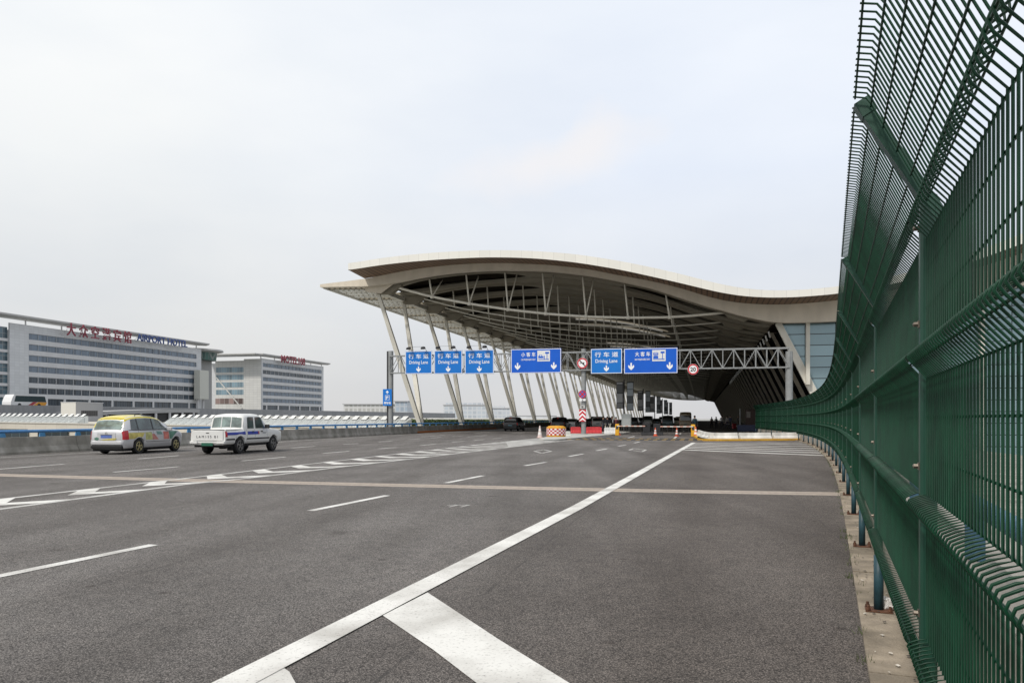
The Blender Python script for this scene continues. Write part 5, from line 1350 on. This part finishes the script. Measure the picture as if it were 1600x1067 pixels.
# ================================================================== STREET FURNITURE
# checkered drum
g = G(869, 683.8)
dr = empty('crash_drum', (g.x, g.y, .09), TH, 'fat yellow crash drum with red and white checks on the island nose', 'crash drum')
Rd = 30.5/F*g.y/2
b = MB(); b.lathe([(Rd*.98, 0), (Rd, .05), (Rd, .70), (Rd*.96, .76), (Rd*.86, .78), (Rd*.80, .84), (Rd*.5, .86), (.01, .87)], 40); smooth_by_angle(b.build('body', mat('drum_yellow', (0.62, 0.30, 0.02), .55, var=.15, dirt=.2), dr))
b = MB(); n = 28
for row in range(4):
    z0 = .12+row*.13
    for k in range(n):
        b.mi = (k+row) % 2; a0, a1 = 2*math.pi*k/n, 2*math.pi*(k+1)/n; q = Rd+.006
        b.add([(q*math.cos(a0), q*math.sin(a0), z0), (q*math.cos(a1), q*math.sin(a1), z0), (q*math.cos(a1), q*math.sin(a1), z0+.13), (q*math.cos(a0), q*math.sin(a0), z0+.13)], [(0, 1, 2, 3)])
b.build('check_band', [mat('check_white', (0.68, 0.64, 0.62), .5), mat('check_red', (0.40, 0.02, 0.04), .5)], dr)
# cones
M_cone = mat('cone_orange', (0.62, 0.10, 0.04), .55, var=.1, dirt=.15); M_conew = mat('cone_white', (0.68, 0.67, 0.65), .5)
def cone(px, py, label, h=.72, pale=False, z=0):
    g = G(px, py); r = empty('traffic_cone', (g.x, g.y, z), TH+.3, label, 'traffic cone', 'traffic cones')
    k = h/.72
    b = MB(); b.cbox((-.19*k, -.19*k, .002), (.19*k, .19*k, .045), .02); b.build('base', M_cone if not pale else mat('cone_faded', (0.50, 0.30, 0.26), .6), r)
    b = MB(); b.lathe([(.14*k, .045), (.115*k, .18*k), (.075*k, .42*k), (.055*k, .56*k), (.03*k, h), (.012, h+.005)], 18); smooth_by_angle(b.build('body', mat('cone_pale', (0.62, 0.52, 0.49), .6) if pale else M_cone, r))
    for z0, z1 in ((.20, .34), (.42, .54)):
        f = lambda z: float(np.interp(z, [.045, .18, .42, .56, .72], [.14, .115, .075, .055, .03]))
        b = MB(); b.lathe([(f(z0)*k+.004, z0*k), (f(z1)*k+.004, z1*k)], 18, cap=False); b.build('reflective_band', M_conew, r)
cone(843.5, 684.0, 'pale faded traffic cone standing alone left of the checkered drum', .95, True)
cone(1024, 681.2, 'orange and white traffic cone by the gate machines')
cone(1057.5, 681.8, 'orange and white traffic cone under the right boom')
cone(1087, 682.6, 'orange and white traffic cone beside the right yellow gate post', .85)
cone(966.5, 679.6, 'orange and white traffic cone beside the left yellow gate post', .8)
# water filled plastic barriers
def wbar(px0, px1, pyb, h, color, label, z=0.09):
    g0, g1 = G(px0, pyb), G(px1, pyb); L = (g1-g0).length; a = math.atan2((g1-g0).y, (g1-g0).x)
    r = empty('plastic_barrier', (g0.x, g0.y, z), a, label, 'plastic barrier', 'water filled plastic barriers')
    m = mat('plastic_%02d%02d' % (int(color[0]*99), int(color[1]*99)), color, .45, var=.10, dirt=.2)
    def pf(x): return [(-.22, 0), (-.22, .18*h/.7), (-.13, .30*h/.7), (-.10, h-.04), (-.06, h), (.06, h), (.10, h-.04), (.13, .30*h/.7), (.22, .18*h/.7), (.22, 0)]
    n = 9; B = MB(); vs = []; P = pf(0)
    for i in range(n+1):
        k = 1.0 if i % 2 else .88
        e = .9 if i in (0, n) else 1
        for y, zz in P: vs.append((L*i/n, y*k, zz*e))
    fs = []
    m_ = len(P)
    for i in range(n):
        for j in range(m_): fs.append((i*m_+j, i*m_+(j+1) % m_, (i+1)*m_+(j+1) % m_, (i+1)*m_+j))
    fs += [tuple(range(m_)), tuple(n*m_+j for j in range(m_-1, -1, -1))]
    B.add(vs, fs); B.build('body', m, r)
    for f in (.3, .72): b = MB(); b.lathe([(.07, 0), (.07, .03)], 12, c=(L*f, 0, h)); b.build('filler_cap', M_dark, r)
wbar(891.5, 907.5, 678.3, .62, (0.55, 0.045, 0.05), 'red plastic barrier left of the central post, behind the drum')
wbar(915.5, 940, 678.4, .62, (0.55, 0.045, 0.05), 'red plastic barrier right of the central post')
wbar(944, 965, 679.0, .58, (0.66, 0.66, 0.65), 'white plastic barrier by the left yellow gate post')
wbar(884, 891, 684.5, .45, (0.50, 0.50, 0.46), 'small grubby white plastic box behind the checkered drum')
# desk and cabinet
g = G(950, 676.5); r = empty('attendant_desk', (g.x, g.y, 0), TH, 'pale cream attendant desk behind the white plastic barrier', 'desk')
b = MB(); b.cbox((-.30, -.25, 0), (.30, .25, .93), .02); b.build('body', mat('desk_cream', (0.5, 0.48, 0.40), .6), r); b = MB(); b.cbox((-.36, -.3, .935), (.36, .3, .985), .015); b.build('top', M_white, r)
g = G(979, 675.5); r = empty('control_cabinet', (g.x, g.y, 0), TH, 'grey metal control cabinet on a stand under the hanging panels', 'cabinet')
b = MB(); b.cbox((-.52, -.25, .62), (.52, .25, 2.0), .04); b.build('body', mat('cabinet_grey', (0.27, 0.29, 0.29), .5, var=.1), r)
for x in (-.36, .22): b = MB(); b.box((x, -.2, .0), (x+.14, .2, .618)); b.build('leg', M_dark, r)
b = MB(); b.box((-.42, -.262, .72), (.42, -.252, 1.5)); b.build('door', mat('cabinet_door', (0.34, 0.36, 0.36), .45), r)
# boom gates
def boom(px_post, px_end, pyb, dirn, label):
    g = G(px_post, pyb); r = empty('boom_gate', (g.x, g.y, 0), TH, label, 'boom gate', 'boom gates'); L = abs(px_end-px_post)/F*g.y*.97
    b = MB(); b.cbox((-.17, -.17, 0), (.17, .17, 1.02), .03); b.build('cabinet', mat('gate_yellow', (0.66, 0.34, 0.02), .5, var=.1), r)
    b = MB(); b.box((-.10, -.18, .55), (.10, -.172, .85)); b.build('door', M_dark, r)
    b = MB(); b.mi = 0; k = 10
    for i in range(k):
        b.mi = i % 2; b.box((dirn*L*i/k if dirn > 0 else dirn*L*(i+1)/k, -.22, .80), (dirn*L*(i+1)/k if dirn > 0 else dirn*L*i/k, -.19, .885))
    b.build('arm', [mat('boom_white', (0.64, 0.62, 0.58), .5), mat('boom_pink', (0.55, 0.33, 0.27), .5)], r)
    b = MB(); x = .4
    while x < L-.1: b.bar((dirn*x, -.205, .12), (dirn*x, -.205, .80), .022); x += .42
    b.bar((dirn*.3, -.205, .13), (dirn*(L-.1), -.205, .13), .03); b.build('arm_grille', M_dark, r)
boom(964.5, 1009, 680.2, 1, 'yellow boom gate with lowered striped arm beside the white barrier')
boom(1083, 1031, 682.2, -1, 'yellow boom gate with lowered striped arm beside the kerb barriers')
g = G(1019, 680.0); r = empty('gate_machine', (g.x, g.y, 0), TH, 'dark gate machine housing standing between the two booms', 'gate machine')
b = MB(); b.cbox((-.95, -.3, 0), (.95, .45, .28), .03); b.build('plinth', M_dark, r)
for a, e, h in ((-.80, -.15, 1.15), (.1, .75, 1.05)): b = MB(); b.cbox((a, -.2, .282), (e, .3, h), .04); b.build('housing', mat('machine_black', (0.02, 0.02, 0.022), .5), r)
b = MB(); b.box((-.62, -.212, .75), (-.32, -.202, 1.0)); b.build('screen', M_glassd, r)
# white concrete barriers on a yellow kerb, right
M_jw = mat('jersey_white', (0.70, 0.69, 0.66), .7, var=.08, scale=3, dirt=.28)
yk = [G(1083, 682.5), G(1090, 687.0), G(1100, 688.8), G(1160, 688.6), G(1256, 688.0)]
kb = empty('yellow_kerb', yk[0], 0, 'raised yellow painted kerb carrying the white barriers on the right', 'kerb')
b = MB(); off = -Vector(yk[0])
wdt = .55
bk = [p+Vector((.1, wdt, 0)) for p in yk]; bk[0] = yk[0]+Vector((.45, .1, 0))
z1 = Vector((0, 0, .13))
b.strip([p+off for p in yk], [p+off+z1 for p in yk]); b.strip([p+off+z1 for p in yk], [p+off+z1 for p in bk]); b.build('kerb', mat('kerb_yellow', (0.60, 0.33, 0.03), .7, var=.15, scale=4, dirt=.2), kb)
def jersey(p, q, label):
    L = (q-p).length; a = math.atan2((q-p).y, (q-p).x); r = empty('jersey_barrier', (p.x, p.y, .132), a, label, 'jersey barrier', 'white concrete barriers')
    n = max(2, int(L/.9)); b = MB(); vs = []; P = [(0, 0), (.02, .10), (.12, .20), (.16, .42), (.34, .42), (.38, .20), (.48, .10), (.50, 0)]
    xs = []
    for i in range(n+1):
        for d in ((.0,) if i in (0, n) else (-.03, .03)): xs.append((L*i/n+d, .9 if 0 < i < n else 1))
    for x, k in xs:
        for y, z in P: vs.append((x, y, z*(1.0 if k == 1 else .97)))
    m_ = len(P); fs = []
    for i in range(len(xs)-1):
        for j in range(m_): fs.append((i*m_+j, i*m_+(j+1) % m_, (i+1)*m_+(j+1) % m_, (i+1)*m_+j))
    fs += [tuple(range(m_)), tuple((len(xs)-1)*m_+j for j in range(m_-1, -1, -1))]
    b.add(vs, fs); b.build('body', M_jw, r)
    b = MB(); b.tube([(L*.25, .25, .42), (L*.25, .25, .47), (L*.25+.12, .25, .47), (L*.25+.12, .25, .42)], .012, 5); b.build('lifting_eye', M_rust, r)
e = Vector((0, .04, 0))
jersey(G(1110, 688.6)+e, G(1154, 688.5)+e, 'white concrete barrier on the yellow kerb, leftmost of the three facing pieces')
jersey(G(1158, 688.5)+e, G(1206.5, 688.2)+e, 'white concrete barrier on the yellow kerb, middle of the three facing pieces')
jersey(G(1211, 688.2)+e, G(1252, 687.9)+e, 'white concrete barrier on the yellow kerb, nearest the green fence')
jersey(G(1085.5, 682.2)+Vector((.15, .3, 0)), G(1091, 685.2)+Vector((.15, .3, 0)), 'short white concrete barrier running back from the kerb corner')
jersey(G(1092, 686.0)+Vector((.15, .2, 0)), G(1107.5, 688.5)+e, 'white concrete barrier turning the kerb corner')

# hanging panel pylons along the middle of the road
M_pan = grid_mat('panel_pictures', (0.42, 0.47, 0.50), (0.012, 0.014, 0.018), cell=(50, 50, .85), jw=.07, var=.75, rough=.25, axis='z')
M_pan2 = grid_mat('panel_pictures_pale', (0.62, 0.65, 0.66), (0.012, 0.014, 0.018), cell=(50, 50, 1.15), jw=.07, var=.8, rough=.25, axis='z')
def pylon(s, label, left=True):
    r = empty('panel_pylon', T(-9.4, s, 0), TH, label, 'panel pylon', 'picture panel pylons')
    b = MB(); b.lathe([(.09, 0), (.09, 6.4)], 10); b.build('post', M_dark, r)
    for sx, z0, z1, m in ((-.52, 2.75, 6.1, M_pan2), (.78, 2.5, 6.1, M_pan)):
        if sx < 0 and not left: continue
        b = MB(); b.cbox((sx-.42, -.07, z0), (sx+.42, .07, z1), .02); p = b.build('panel_frame', M_dark, r)
        b = MB(); b.box((sx-.36, -.082, z0+.1), (sx+.36, -.073, z1-.12)); b.build('picture', m, p)
    for z in (5.9, 3.0):
        b = MB(); b.bar((-.9 if left else 0, .1, z), (1.15, .1, z), .06); b.build('bracket', M_dark, r)
pylon(97, 'dark pylon with two tall picture panels, nearest and largest of the row')
pylon(130, 'dark pylon with picture panels, second of the row')
pylon(163, 'dark pylon with picture panels, third of the row')
pylon(196, 'dark pylon with picture panels, fourth of the row')
pylon(229, 'dark pylon with picture panels, farthest and smallest of the row')
# lamp posts beside the walkway
for px, py0, py1, Y, lab in ((1192, 631, 678, 82, 'short pale steel post at the end of the green fence'), (1156.5, 639, 672, 92, 'thin steel post on the dark walkway by the red luggage')):
    X = (px-800)/F*Y; z1 = EYE+(HOR-py0)*Y/F
    r = empty('steel_post', (X, Y, .0), 0, lab, 'post'); b = MB(); b.lathe([(.11, 0), (.11, .02), (.075, .03), (.07, z1), (.03, z1+.05)], 12); smooth_by_angle(b.build('post', M_steel, r))
# dark red notice board and blue hoarding behind the fence end
Y = 90; X0 = (1165-800)/F*Y
r = empty('notice_board', (X0, Y, .15), TH, 'dark brown notice board with pale posters at the walkway', 'notice board')
b = MB(); b.cbox((0, 0, .55), (1.9, .12, 2.35), .03); b.build('board', mat('board_brown', (0.05, 0.028, 0.022), .6), r)
for x0, x1, z0, z1 in ((.1, .55, 1.45, 2.15), (1.3, 1.7, 1.5, 2.1)): b = MB(); b.box((x0, -.012, z0), (x1, -.002, z1)); b.build('poster', mat('poster_pale', (0.20, 0.18, 0.16), .6, var=.3), r)
for x in (.1, 1.7): b = MB(); b.box((x, .02, 0), (x+.1, .1, .548)); b.build('leg', M_dark, r)
Y = 84; r = empty('blue_hoarding', ((1152-800)/F*Y, Y, 0), TH, 'low dark blue hoarding along the walkway before the fence end', 'hoarding')
b = MB(); b.cbox((0, 0, .1), (4.2, .1, .8), .02); b.build('panel', mat('hoarding_blue', (0.02, 0.03, 0.07), .5), r)
for x in (.2, 3.8): b = MB(); b.box((x, .1, 0), (x+.1, .5, .7)); b.build('leg', M_dark, r)

# litter by the second post and weeds along the kerb
g = G(1383, 957); rnd = random.Random(3)
r = empty('litter', (g.x, g.y, .037), .4, 'crumpled white paper litter lying by the base of the nearest full fence post', 'litter')
bmm = bmesh.new(); bmesh.ops.create_icosphere(bmm, subdivisions=3, radius=.075)
for v in bmm.verts: v.co = v.co*(1+rnd.uniform(-.28, .22)); v.co.z = (v.co.z+.05)*.75
me = bpy.data.meshes.new('paper'); bmm.to_mesh(me); bmm.free(); me.materials.append(mat('litter_white', (0.62, 0.60, 0.57), .8)); o = bpy.data.objects.new('paper', me); col.objects.link(o); o.parent = r
b = MB(); rnd = random.Random(5)
ED = offset_path(-0.13)
for i in range(1, len(ED)-6):
    a, c = ED[i], ED[i+1]; t = (c-a).normalized(); n = Vector((t.y, -t.x, 0))
    f = rnd.random()
    for q in range(6 if i < 10 else 4):
        f = rnd.random(); p0 = a.lerp(c, f)+n*rnd.uniform(-.03, .05)
        for k in range(rnd.randint(4, 14)):
            p = p0+Vector((rnd.gauss(0, .03), rnd.gauss(0, .05), 0)); h = rnd.uniform(.012, .055); w_ = .0035; d = Vector((rnd.gauss(0, .02), rnd.gauss(0, .02), 0))
            b.add([p+Vector((-w_, 0, .002)), p+Vector((w_, 0, .002)), p+d+Vector((0, 0, h+.03))], [(0, 1, 2)])
b.build('weeds', mat('weed_green', (0.075, 0.10, 0.035), .8, var=.4, scale=20), kind='stuff')

b = MB(); rnd = random.Random(11)
S0_, S1_ = offset_path(-0.11), offset_path(0.2)
for q in range(420):
    t = rnd.random()**1.6*12; i = 1+int(t); f = t-int(t)
    p = S0_[i].lerp(S0_[i+1], f).lerp(S1_[i].lerp(S1_[i+1], f), rnd.random()); k = rnd.uniform(.004, .017); a = rnd.uniform(0, 6.28); z = .0435
    b.mi = 0 if rnd.random() < .72 else 1
    b.add([Vector((p.x+k*math.cos(a+j*1.57+rnd.uniform(-.4, .4)), p.y+k*1.4*math.sin(a+j*1.57), z+rnd.uniform(0, .006))) for j in range(4)], [(0, 1, 2, 3)])
b.build('grit', [mat('grit_dark', (0.06, 0.05, 0.04), .9, var=.5, scale=30), mat('grit_pale', (0.5, 0.46, 0.40), .9, var=.3, scale=30)], kind='stuff')
# ================================================================== PEOPLE
SKIN = mat('skin', (0.36, 0.21, 0.14), .6, var=.05); HAIR = mat('hair_black', (0.012, 0.010, 0.009), .6)
def body_mesh(pose):
    """one continuous skinned figure 1.72 m tall, facing -y before rotation"""
    V = []; E = []; RR = []
    def v(x, y, z, r, par=None):
        V.append((x, y, z)); RR.append(r)
        if par is not None: E.append((par, len(V)-1))
        return len(V)-1
    pel = v(0, 0, .95, .125); ab = v(0, -.01, 1.10, .115, pel); ch = v(0, 0, 1.30, .135, ab); nk = v(0, 0, 1.46, .055, ch); hd = v(0, -.015, 1.55, .075, nk); hd2 = v(0, -.02, 1.62, .088, hd); hd3 = v(0, -.01, 1.69, .06, hd2)
    for sd in (1, -1):
        sh = v(sd*.17, 0, 1.40, .062, ch); st = pose.get('swing', 0)*sd
        el = v(sd*.235, .02+st*.12, 1.12, .045, sh); up = pose.get('fore', 0)
        wr = v(sd*(.25-.05*up), -.04-st*.02-.18*up+st*.2, .88+.16*up, .032, el); pa = v(sd*(.25-.07*up), -.06-.24*up+st*.22, .80+.18*up, .035, wr)
        for k, (dx, dz, ln) in enumerate(((-.022, -.07, .9), (-.008, -.085, 1), (.006, -.083, 1), (.02, -.07, .85))):
            f1 = v(V[pa][0]+dx*sd*.6, V[pa][1]-.01+dx*.6, V[pa][2]-.04, .010, pa); v(V[f1][0], V[f1][1]-.008, V[f1][2]-.05*ln, .008, f1)
        v(V[pa][0]-sd*.03, V[pa][1]-.03, V[pa][2]-.03, .010, pa)
        hp_ = v(sd*.095, 0, .88, .095, pel); kn = v(sd*.105, -.02-st*.16, .49, .062, hp_); an = v(sd*.11, .03-st*.30+(.06 if st < 0 else 0), .09, .040, kn); v(sd*.12, -.11-st*.30, .035, .035, an)
    me = bpy.data.meshes.new('b'); me.from_pydata(V, E, [])
    o = bpy.data.objects.new('b', me); col.objects.link(o)
    m = o.modifiers.new('s', 'SKIN')
    if not me.skin_vertices: me.attributes
    o.data.skin_vertices
    for i, sv in enumerate(o.data.skin_vertices[0].data): sv.radius = (RR[i], RR[i]*(.75 if i in (0, 1, 2) else 1)); sv.use_root = (i == 0)
    s = o.modifiers.new('d', 'SUBSURF'); s.levels = 1; s.render_levels = 1
    dg = bpy.context.evaluated_depsgraph_get(); out = bpy.data.meshes.new_from_object(o.evaluated_get(dg))
    bpy.data.objects.remove(o); return out
POSES = {'stand': body_mesh({}), 'walk': body_mesh({'swing': .9}), 'work': body_mesh({'fore': .8, 'swing': .15})}
def person(px, py, Y, label, shirt, trousers, pose='stand', face=0.0, h=1.72, long=True, z=0.0, group='people at the terminal'):
    X = (px-800)/F*Y
    r = empty('person', (X, Y, z), face, label, 'person', group); k = h/1.72; r.scale = (k, k, k)
    me = POSES[pose].copy()
    ms = [SKIN, mat('shirt_%02d%02d%02d' % tuple(int(c*99) for c in shirt), shirt, .8), mat('trousers_%02d%02d%02d' % tuple(int(c*99) for c in trousers), trousers, .8), M_black, HAIR]
    me.materials.clear()
    for m in ms: me.materials.append(m)
    for p in me.polygons:
        c = p.center; arm = abs(c.x) > .19 and c.z < 1.38
        if c.z > 1.47: p.material_index = 4 if (c.z > 1.665 or (c.y > .02 and c.z > 1.55)) else 0
        elif c.z > .97: p.material_index = 1 if (not arm or c.z > (1.0 if long else 1.22)) else 0
        elif arm and abs(c.x) > .2: p.material_index = 0 if c.z < .86 or not long else 1
        elif c.z > .09: p.material_index = 2
        else: p.material_index = 3
        p.use_smooth = True
    o = bpy.data.objects.new('body', me); col.objects.link(o); o.parent = r
    b = MB()
    b.tube([(0, -.118, 1.60), (0, -.135, 1.585)], [.012, .016], 6)
    for sd in (1, -1): b.tube([(sd*.085, -.005, 1.575), (sd*.095, .0, 1.61)], [.014, .018], 6)
    b.build('face', SKIN, r)
    b = MB()
    for sd in (1, -1): b.lathe([(.012, -.006), (.010, .004)], 8, c=(sd*.032, -.104, 1.615), axis='y')
    b.box((-.025, -.103, 1.555), (.025, -.097, 1.562)); b.build('eye', M_black, r)
    b = MB(); b.lathe([(.090, 1.615), (.094, 1.65), (.080, 1.70), (.045, 1.73), (.01, 1.735)], 14, c=(0, .012, 0)); b.build('hair', HAIR, r)
    return r
DK = (0.015, 0.015, 0.018)
person(1085.5, 0, 72, 'guard in dark uniform standing behind the right yellow gate post', (0.02, 0.05, 0.065), DK, 'stand', R(150), 1.78)
person(956.5, 0, 73, 'person in dark jacket over white shirt behind the white plastic barrier', DK, DK, 'work', R(20), 1.72)
person(949.0, 0, 74, 'person in black jacket left of the cream desk', (0.03, 0.03, 0.035), DK, 'stand', R(200), 1.70)
person(962.5, 0, 77, 'person in dark red top beside the left boom gate', (0.10, 0.03, 0.04), DK, 'walk', R(170), 1.66)
person(942.5, 0, 76, 'person in dark coat beside the silver off-roader', DK, (0.03, 0.035, 0.05), 'walk', R(90), 1.72)
person(1128, 0, 92, 'person in pale grey shirt walking on the dark walkway', (0.22, 0.21, 0.20), DK, 'walk', R(170), 1.72, z=.16)
person(1119, 0, 104, 'person in black clothes far along the walkway', DK, DK, 'stand', R(10), 1.72)
person(1136, 0, 98, 'person in white top before the shop fronts', (0.40, 0.38, 0.36), (0.03, 0.03, 0.05), 'walk', R(190), 1.65, z=.16)
person(1141, 0, 94, 'person in dark blue shirt beside the red luggage', (0.03, 0.035, 0.06), DK, 'work', R(120), 1.72, z=.16)
person(1153, 0, 100, 'person in grey coat behind the red luggage', (0.08, 0.08, 0.08), DK, 'stand', R(60), 1.72, z=.16)
person(1112, 0, 118, 'person in brown jacket farthest along the kerb', (0.10, 0.06, 0.04), DK, 'walk', R(0), 1.72)
b_ = person
# white shirt front of the person at the barrier
p = [o for o in bpy.data.objects if o.get('label', '').startswith('person in dark jacket over')][0]
b = MB(); b.prism([(-.05, 1.42), (.05, 1.42), (.015, 1.08), (-.015, 1.08)], lambda x, z: (x, -.150, z), lambda x, z: (x, -.125, z)); b.build('shirt_front', M_white, p)
# red luggage
Y = 95; r = empty('suitcase', ((1147-800)/F*Y, Y, .16), .3, 'red suitcase standing on the dark walkway', 'suitcase')
b = MB(); b.cbox((-.25, -.14, .06), (.25, .14, .72), .05); smooth_by_angle(b.build('body', mat('case_red', (0.24, 0.02, 0.025), .45), r))
b = MB(); b.tube([(-.12, 0, .72), (-.12, 0, 1.0), (.12, 0, 1.0), (.12, 0, .72)], .012, 6); b.build('handle', M_dark, r)
for sx in (-.18, .18):
    b = MB(); b.lathe([(.04, -.02), (.04, .02)], 10, c=(sx, -.08, .04), axis='x'); b.lathe([(.04, -.02), (.04, .02)], 10, c=(sx, .08, .04), axis='x'); b.build('wheel', M_black, r)

# ================================================================== CAMERA, SKY, SUN
cam = bpy.data.cameras.new('camera'); co = bpy.data.objects.new('camera', cam); col.objects.link(co)
cam.sensor_fit = 'HORIZONTAL'; cam.sensor_width = 36; cam.lens = 36*F/1600; cam.shift_y = (HOR-533.5)/1600
cam.clip_start = 0.05; cam.clip_end = 12000
co.location = (0, 0, EYE); co.rotation_euler = (math.pi/2, 0, 0); scene.camera = co
SUN_EL, SUN_AZ = R(48), math.atan2(-0.62, -0.62)     # direction towards the sun on the ground plane (x, y): behind the camera, to the left
sx, sy = -0.60, -0.66
sd = Vector((sx, sy, 0)).normalized()*math.cos(SUN_EL)+Vector((0, 0, math.sin(SUN_EL)))
sun = bpy.data.lights.new('sun', 'SUN'); sun.energy = SUN_E; sun.angle = R(6); sun.color = (1.0, 0.95, 0.88)
so = bpy.data.objects.new('sun', sun); col.objects.link(so); so.rotation_euler = sd.to_track_quat('Z', 'Y').to_euler()
w = bpy.data.worlds.new('World'); scene.world = w; w.use_nodes = True
nt = w.node_tree; N = nt.nodes; L = nt.links; bg = N['Background']; bg.inputs['Strength'].default_value = 0.1
sky = N.new('ShaderNodeTexSky'); sky.sky_type = 'NISHITA'; sky.sun_disc = False; sky.sun_elevation = SUN_EL; sky.sun_rotation = math.atan2(sx, sy)
sky.dust_density = 4; sky.air_density = 1.0
tc = N.new('ShaderNodeTexCoord'); sp = N.new('ShaderNodeSeparateXYZ'); L.new(tc.outputs['Generated'], sp.inputs['Vector'])
def ramp(src, stops):
    r = N.new('ShaderNodeValToRGB'); e = r.color_ramp.elements
    while len(e) > 1: e.remove(e[-1])
    e[0].position = stops[0][0]; e[0].color = (*stops[0][1], 1)
    for p, c in stops[1:]: q = e.new(p); q.color = (*c, 1)
    L.new(src, r.inputs['Fac']); return r.outputs['Color']
def mix(f, a, bb, bt='MIX'):
    x = N.new('ShaderNodeMix'); x.data_type = 'RGBA'; x.blend_type = bt; x.clamp_result = False
    if isinstance(f, float): x.inputs['Factor'].default_value = f
    else: L.new(f, x.inputs['Factor'])
    L.new(a, x.inputs['A']); L.new(bb, x.inputs['B']); return x.outputs['Result']
# overcast veil by elevation
veil = ramp(sp.outputs['Z'], [(0.0, (.68, .68, .685)), (.10, (.735, .757, .79)), (.30, (.825, .88, .975)), (.5, (.87, .92, 1.0)), (1.0, (.85, .89, .94))])
veil_l = ramp(sp.outputs['Z'], [(0.0, (.69, .69, .69)), (.12, (.76, .775, .785)), (.28, (.87, .895, .91)), (.45, (.97, .99, 1.0)), (1.0, (.92, .94, .96))])
mr = N.new('ShaderNodeMapRange'); mr.inputs['From Min'].default_value = .15; mr.inputs['From Max'].default_value = -.40; L.new(sp.outputs['X'], mr.inputs['Value'])
veil = mix(mr.outputs['Result'], veil, veil_l)
# soft clouds
mp = N.new('ShaderNodeMapping'); mp.inputs['Scale'].default_value = (1.6, 1.6, 4.2); L.new(tc.outputs['Generated'], mp.inputs['Vector'])
n1 = N.new('ShaderNodeTexNoise'); n1.inputs['Scale'].default_value = 1.7; n1.inputs['Detail'].default_value = 7; n1.inputs['Roughness'].default_value = .5; L.new(mp.outputs['Vector'], n1.inputs['Vector'])
cl = ramp(n1.outputs['Fac'], [(.33, (.955, .965, .982)), (.64, (1.055, 1.045, 1.03))])
veil = mix(1.0, veil, cl, 'MULTIPLY')
# one brighter wisp right of the middle
def wisp(cx, cz, rx, rz, tilt, amt):
    global veil
    v0 = N.new('ShaderNodeVectorMath'); v0.operation = 'SUBTRACT'; L.new(tc.outputs['Generated'], v0.inputs[0])
    d = Vector((cx, 1, cz)).normalized(); v0.inputs[1].default_value = d
    m2 = N.new('ShaderNodeMapping'); m2.vector_type = 'TEXTURE'; m2.inputs['Rotation'].default_value = (0, tilt, 0); m2.inputs['Scale'].default_value = (rx, .5, rz); L.new(v0.outputs[0], m2.inputs['Vector'])
    n2 = N.new('ShaderNodeTexNoise'); n2.inputs['Scale'].default_value = 15; n2.inputs['Detail'].default_value = 6; L.new(tc.outputs['Generated'], n2.inputs['Vector'])
    ln = N.new('ShaderNodeVectorMath'); ln.operation = 'LENGTH'; L.new(m2.outputs['Vector'], ln.inputs[0])
    ad = N.new('ShaderNodeMath'); ad.operation = 'MULTIPLY_ADD'; L.new(n2.outputs['Fac'], ad.inputs[0]); ad.inputs[1].default_value = 1.5; ad.inputs[2].default_value = -.75
    a2 = N.new('ShaderNodeMath'); a2.operation = 'ADD'; L.new(ln.outputs['Value'], a2.inputs[0]); L.new(ad.outputs[0], a2.inputs[1])
    k = ramp(a2.outputs[0], [(.15, (amt,)*3), (1.0, (0, 0, 0))])
    W = N.new('ShaderNodeRGB'); W.outputs[0].default_value = (.925, .912, .925, 1); veil = mix(k, veil, W.outputs[0])
wisp(.045, .330, .150, .040, R(-14), .85)
wisp(.105, .365, .050, .036, R(-35), .75)
mul = N.new('ShaderNodeVectorMath'); mul.operation = 'SCALE'; L.new(veil, mul.inputs[0]); mul.inputs['Scale'].default_value = 10.35
fin = mix(0.93, sky.outputs['Color'], mul.outputs[0])
L.new(fin, bg.inputs['Color'])
scene.view_settings.view_transform = 'Standard'; scene.view_settings.look = 'None'; scene.view_settings.exposure = 0
scene.render.engine = 'CYCLES'; scene.cycles.max_bounces = 6; scene.cycles.diffuse_bounces = 3
scene.cycles.transparent_max_bounces = 12
